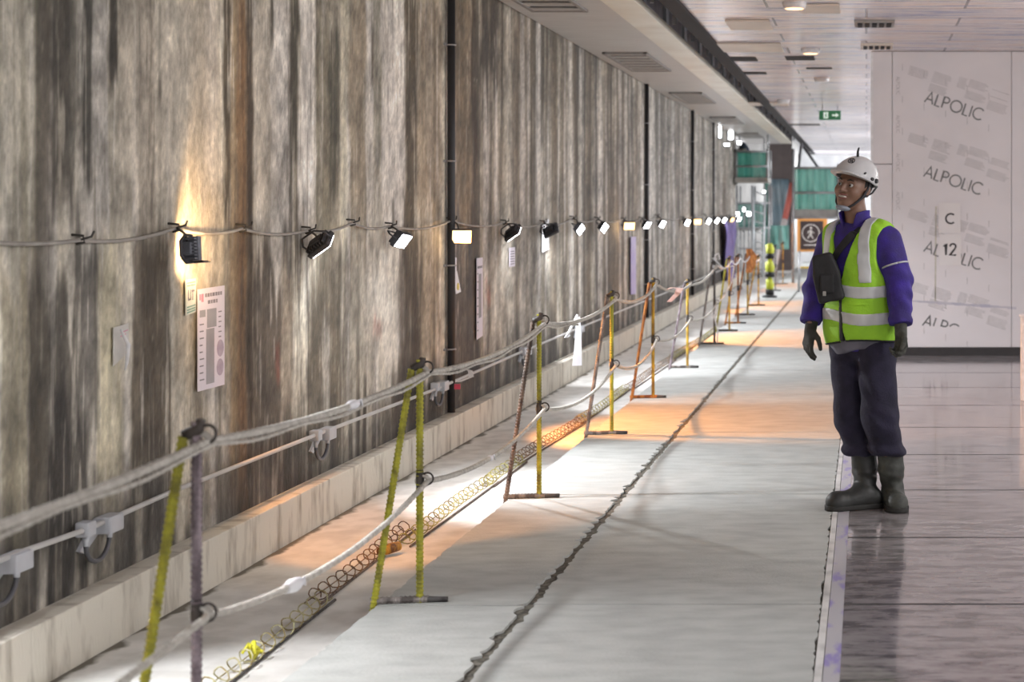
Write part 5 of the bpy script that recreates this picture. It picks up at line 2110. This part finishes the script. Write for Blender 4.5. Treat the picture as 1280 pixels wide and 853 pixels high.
# left scaffold with ladder, nets
Y = 36.0
sc1 = tag(empty('scaffold', (0, 0, 0)), 'scaffold of thin tubes with pale green netting under the raised platform', 'scaffold')
g0 = 264 + FPX * EYE / Y
bars('standard', [(A(x, g0, d), A(x, 232, d)) for x in (921, 940, 961) for d in (0, 1.0)], .024, tube_m, sc1)
bars('ledger', [(A(919, y), A(963, y)) for y in (254, 285, 311)], .02, tube_m, sc1)
for (x0, x1, y0, y1, m_) in ((921, 960, 254, 284, net_l), (952, 986, 282, 312, net_l), (955, 961, 228, 282, net_m)):
    bm = bmesh.new()
    netting(bm, A(x0, 0).x, A(x1, 0).x, Y + .05, A(0, y1).z, A(0, y0).z, .03, 18)
    obj('netting', bm, m_, sc1)
bm = bmesh.new()
box(bm, A(920, 0).x, A(948, 0).x, Y + .1, Y + 1.0, A(0, 288.5).z, A(0, 286).z, .006)
obj('deck', bm, deck_m, sc1)
bm = bmesh.new()
n = 12
tube(bm, [A(925 + 20 * i / n, 284.2 + 1.5 * math.sin(i * 1.7), .4) for i in range(n + 1)], [.02] + [.07 + .03 * math.sin(i * 2.1) for i in range(1, n)] + [.02], 10)
tag(obj('bundle', bm, M('dark_cloth', (.08, .10, .11), .9)), 'dark cloth bundle lying on the lower scaffold deck', 'bundle')
ld = tag(empty('ladder', (0, 0, 0)), 'pale metal ladder standing against the left scaffold', 'ladder')
lad_m = M('ladder_alu', (.62, .66, .68), .4, .3)
bars('rail', [(A(943.5, g0 - 1, -.5), A(942.5, 234, -.12)), (A(955, g0 - 1, -.5), A(957, 240, -.12))], .026, lad_m, ld)
for i in range(9):
    t = (i + .6) / 9
    p, q = A(943.5, g0 - 1, -.5).lerp(A(942.5, 234, -.12), t), A(955, g0 - 1, -.5).lerp(A(957, 240, -.12), t)
    bars('rung', [(p, q)], .016, lad_m, ld)

# leaning red and white pole
pl_ = tag(empty('leaning_pole', (0, 0, 0)), 'leaning thick pole, red above and white below, in front of the brown column', 'pole')
Y = 38.0
p, q, m_ = A(968, 340, -.3), A(987.5, 229, 1.2), None
mid = p.lerp(q, .58)
bm = bmesh.new()
tube(bm, [p, mid], .075, 12)
obj('lower_length', bm, M('pole_white', (.68, .62, .60), .5), pl_)['label'] = 'white lower length'
bm = bmesh.new()
tube(bm, [mid, q], .075, 12)
obj('upper_length', bm, M('pole_red', (.50, .12, .09), .5), pl_)['label'] = 'red upper length'
bm = bmesh.new()
Y = 39.92
arc = [A(964 + i * 2.4, 226 + 12 * math.sin(i * .9) * .2 + i * -.4) for i in range(10)]
netting(bm, A(963, 0).x, A(986, 0).x, Y, A(0, 285).z, A(0, 224).z, .05, 20)
tag(obj('plastic_sheet', bm, M('blue_sheet', (.20, .30, .36), .35, col2=(.30, .37, .40), scale=2, alpha=.8)), 'bluish plastic sheet hanging on the brown column', 'sheet')

# right scaffold bay with netting
Y = 33.0
sc2 = tag(empty('scaffold', (0, 0, 0)), 'scaffold bay with bright green netting seen left of the worker\'s helmet', 'scaffold')
g0 = 264 + FPX * EYE / Y
bars('standard', [(A(991.5, g0, 0), A(991.5, 186, 0)), (A(996, g0, 1.2), A(996, 190, 1.2)), (A(1048, g0, 0), A(1048, 205, 0)), (A(1047, g0, 1.2), A(1047, 205, 1.2))], .028, tube_m, sc2)
bars('ledger', [(A(990, 210), A(1050, 210)), (A(990, 241), A(1050, 241)), (A(990, 272.5), A(1050, 272.5))], .024, tube_m, sc2)
bars('brace', [(A(1030, 275, .3), A(1046, 243, .3))], .018, tube_m, sc2)
bm = bmesh.new()
netting(bm, A(990, 0).x, A(1049, 0).x, Y + .06, A(0, 262).z, A(0, 210).z, .05, 30)
obj('netting', bm, net_m, sc2)
bm = bmesh.new()
box(bm, A(992, 0).x, A(1048, 0).x, Y + .05, Y + 1.2, A(0, 271).z, A(0, 262).z, .01)
obj('deck', bm, deck_m, sc2)
bars('strut', [(A(997, 209, .4), A(1001, 178, .4)), (A(1003, 182, .5), A(1022, 209, .5))], .03, M('strut_dark', (.12, .12, .13), .6), sc2)

# pedestrian sign on a stand
Y = 29.6
g0 = 264 + FPX * EYE / Y
sg = tag(empty('pedestrian_sign', (0, 0, 0)), 'orange board sign with a white walking figure and arrow, left of the worker', 'sign')
bm = bmesh.new()
box(bm, A(996.5, 0).x, A(1034, 0).x, Y, Y + .03, A(0, 315).z, A(0, 273.5).z, .008)
obj('board', bm, M('sign_orange', (.78, .36, .10), .6, col2=(.70, .32, .09), scale=6), sg)
bm = bmesh.new()
box(bm, A(1000.5, 0).x, A(1029, 0).x, Y - .008, Y + .002, A(0, 312).z, A(0, 276.5).z, .003)
face = obj('face', bm, M('sign_brown', (.055, .035, .035), .6), sg)
sw = M('sign_white', (.72, .68, .64), .6)
cx, cz, R_ = A(1013.5, 0).x, A(0, 291.5).z, .158
bm = bmesh.new()
ribbon(bm, [Vector((cx + R_ * math.cos(t), Y - .0085, cz + R_ * math.sin(t))) for t in np.linspace(0, 2 * math.pi, 33)], .018, (0, -1, 0))
obj('ring', bm, sw, face)
bm = bmesh.new()
Pq = lambda u, v, d: Vector((cx + u * R_, d, cz + v * R_))
for pts_ in ([(0.05, .42), (.12, .30), (.16, .05), (.10, -.08), (-.10, -.08), (-.14, .2), (-.08, .36)],
             [(.10, -.06), (.14, -.30), (.34, -.62), (.22, -.68), (.02, -.36), (-.06, -.08)],
             [(-.02, -.06), (-.10, -.36), (-.34, -.66), (-.44, -.58), (-.22, -.32), (-.10, -.02)],
             [(.10, .34), (.24, .14), (.42, .04), (.38, -.03), (.18, .06), (.08, .20)],
             [(-.08, .34), (-.32, .22), (-.38, -.06), (-.28, -.06), (-.24, .14), (-.08, .20)]):
    extrude_poly(bm, pts_, Pq, Y - .010, Y - .0082)
extrude_poly(bm, [(.02 + .15 * math.cos(t), .60 + .15 * math.sin(t)) for t in np.linspace(0, 2 * math.pi, 15)[:-1]], Pq, Y - .010, Y - .0082)
obj('walking_figure', bm, sw, face)
bm = bmesh.new()
zc = A(0, 306.5).z
extrude_poly(bm, [(-.8, -.06), (.5, -.06), (.5, -.16), (.85, 0), (.5, .16), (.5, .06), (-.8, .06)], lambda u, v, d: Vector((cx + u * R_, d, zc + v * R_)), Y - .010, Y - .0082)
obj('arrow', bm, sw, face)
bars('leg', [(A(998, g0, .25), A(999, 276, .04)), (A(1031, g0, .25), A(1030, 276, .04)), (A(999, g0, -.15), A(999.5, 310, .03)), (A(1031, g0, -.15), A(1030.5, 310, .03))], .022, tube_m, sg)
bars('crossbar', [(A(997, 335, .12), A(1032, 335, .12))], .018, M('bar_yellow', S('#c9a531'), .6), sg)

# striped post, two more barriers
stripe_m = [M('stripe_lime', (.62, .70, .06), .6), M('stripe_black', (.02, .02, .02), .6)]
Y = 27.6
t = tag(empty('hazard_post', (-1.67, Y, 0)), 'lime and black striped hazard post at the far end of the barrier row', 'post')
bm = bmesh.new()
tube(bm, [(0, 0, .0), (0, 0, .93)], .035, 10)
obj('pole', bm, stripe_m[0], t)
for i, (z0, z1, r_) in enumerate(((.72, .92, .075), (.40, .62, .08), (.10, .32, .07))):
    bm = bmesh.new()
    tube(bm, [(.0, 0, z0), (.01, 0, (z0 + z1) / 2), (-.01, 0, z1)], [r_ * .8, r_, r_ * .8], 10)
    w_ = obj('sleeve', bm, stripe_m[0], t)
    bm = bmesh.new()
    tube(bm, [(.004, 0, z0 - .05), (.004, 0, z0 + .04)], r_ * 1.04, 10)
    obj('black_band', bm, stripe_m[1], w_)
bm = bmesh.new()
tube(bm, [(0, 0, 0), (0, 0, .03), (0, 0, .05)], [.13, .13, .05], 14)
obj('base', bm, stripe_m[1], t)
barrier(29.9, .86, P_GRY, P_YEL2, 'pale grey rope barrier beyond the striped post', P_DRK)
barrier(32.6, .86, P_YEL2, P_GRY, 'farthest rope barrier, dull yellow upright, beyond the pale grey one', P_DRK)

# purple sheet hanging on the wall
bm = bmesh.new()
f, kb = [], []
y0, y1 = 30.6, 33.6
nz_, ny_ = 14, 18
for i in range(ny_ + 1):
    a_, b_ = [], []
    for j in range(nz_ + 1):
        s, t_ = i / ny_, j / nz_
        wdt = .62 + .38 * (1 - t_) if t_ < .7 else .74
        y = 32.2 + (s - .5) * 2.4 * (1 - .35 * t_)
        x = -XW + .10 + .045 * math.sin(s * 19 + t_ * 2) + .03 * math.sin(t_ * 7)
        z = 1.36 - 1.22 * t_ - .12 * math.sin(s * 3.1)
        a_.append(bm.verts.new((x, y, z)))
        b_.append(bm.verts.new((x - .012, y, z)))
    f.append(a_)
    kb.append(b_)
for i in range(ny_):
    for j in range(nz_):
        bm.faces.new((f[i][j], f[i][j + 1], f[i + 1][j + 1], f[i + 1][j])).smooth = True
        bm.faces.new((kb[i][j], kb[i + 1][j], kb[i + 1][j + 1], kb[i][j + 1])).smooth = True
    bm.faces.new((f[i][0], f[i + 1][0], kb[i + 1][0], kb[i][0]))
    bm.faces.new((f[i][-1], kb[i][-1], kb[i + 1][-1], f[i + 1][-1]))
for i in (0, ny_):
    for j in range(nz_):
        bm.faces.new((f[i][j], kb[i][j], kb[i][j + 1], f[i][j + 1]))
tag(obj('plastic_sheet', bm, M('purple_sheet', (.16, .12, .34), .6, col2=(.24, .20, .44), scale=4)), 'crumpled purple sheet hanging at the far end of the stained wall', 'sheet')

# far lights; the high ones are added lamps standing in for lit windows
lens_s = M('lens_site', (.95, .97, 1.0), .3, emit=9)


def far_light(x, y, Yd, w, h, label, up):
    c = Vector(((x - 1083) * Yd / FPX, Yd, EYE - (y - 264) * Yd / FPX))
    t = tag(empty('far_light', c), label, 'lamp', 'work lights of the far scaffold')
    bm = bmesh.new()
    box(bm, -w / 2 - .02, w / 2 + .02, 0.005, .08, -h / 2 - .02, h / 2 + .02, .01)
    obj('housing', bm, lamp_steel, t)
    bm = bmesh.new()
    box(bm, -w / 2, w / 2, -.005, .006, -h / 2, h / 2, .004)
    obj('lens', bm, lens_s, t)
    bm = bmesh.new()
    tube(bm, [(0, .06, 0), (0, .06, (SOF - c.z) if up else (GZ if c.x < -1.85 else 0) - c.z)], .016, 8)
    obj('stem', bm, tube_m, t)
    return t


for (x, y, Yd, w, h, lab, up) in ((900, 165, 30.5, .05, .22, 'tall narrow lit window built as a lamp under the soffit, leftmost of the high ones', True), (913.5, 169, 32.9, .09, .18, 'brightest high lit window built as a lamp under the soffit', True),
                                  (908.5, 181, 32.0, .10, .05, 'low wide lit window built as a lamp above the wall bracket', True), (924, 178.5, 34.0, .08, .08, 'small high lit window built as a lamp beside the dark bundle', True),
                                  (922, 268, 35.5, .07, .10, 'left of three low work lights behind pale netting', False), (930, 262, 35.7, .05, .09, 'middle and highest of three low work lights behind pale netting', False),
                                  (936, 267.5, 35.6, .09, .09, 'right of three low work lights behind pale netting', False), (955, 240, 35.7, .06, .06, 'single work light beside the top of the ladder', True)):
    far_light(x, y, Yd, w, h, lab, up)
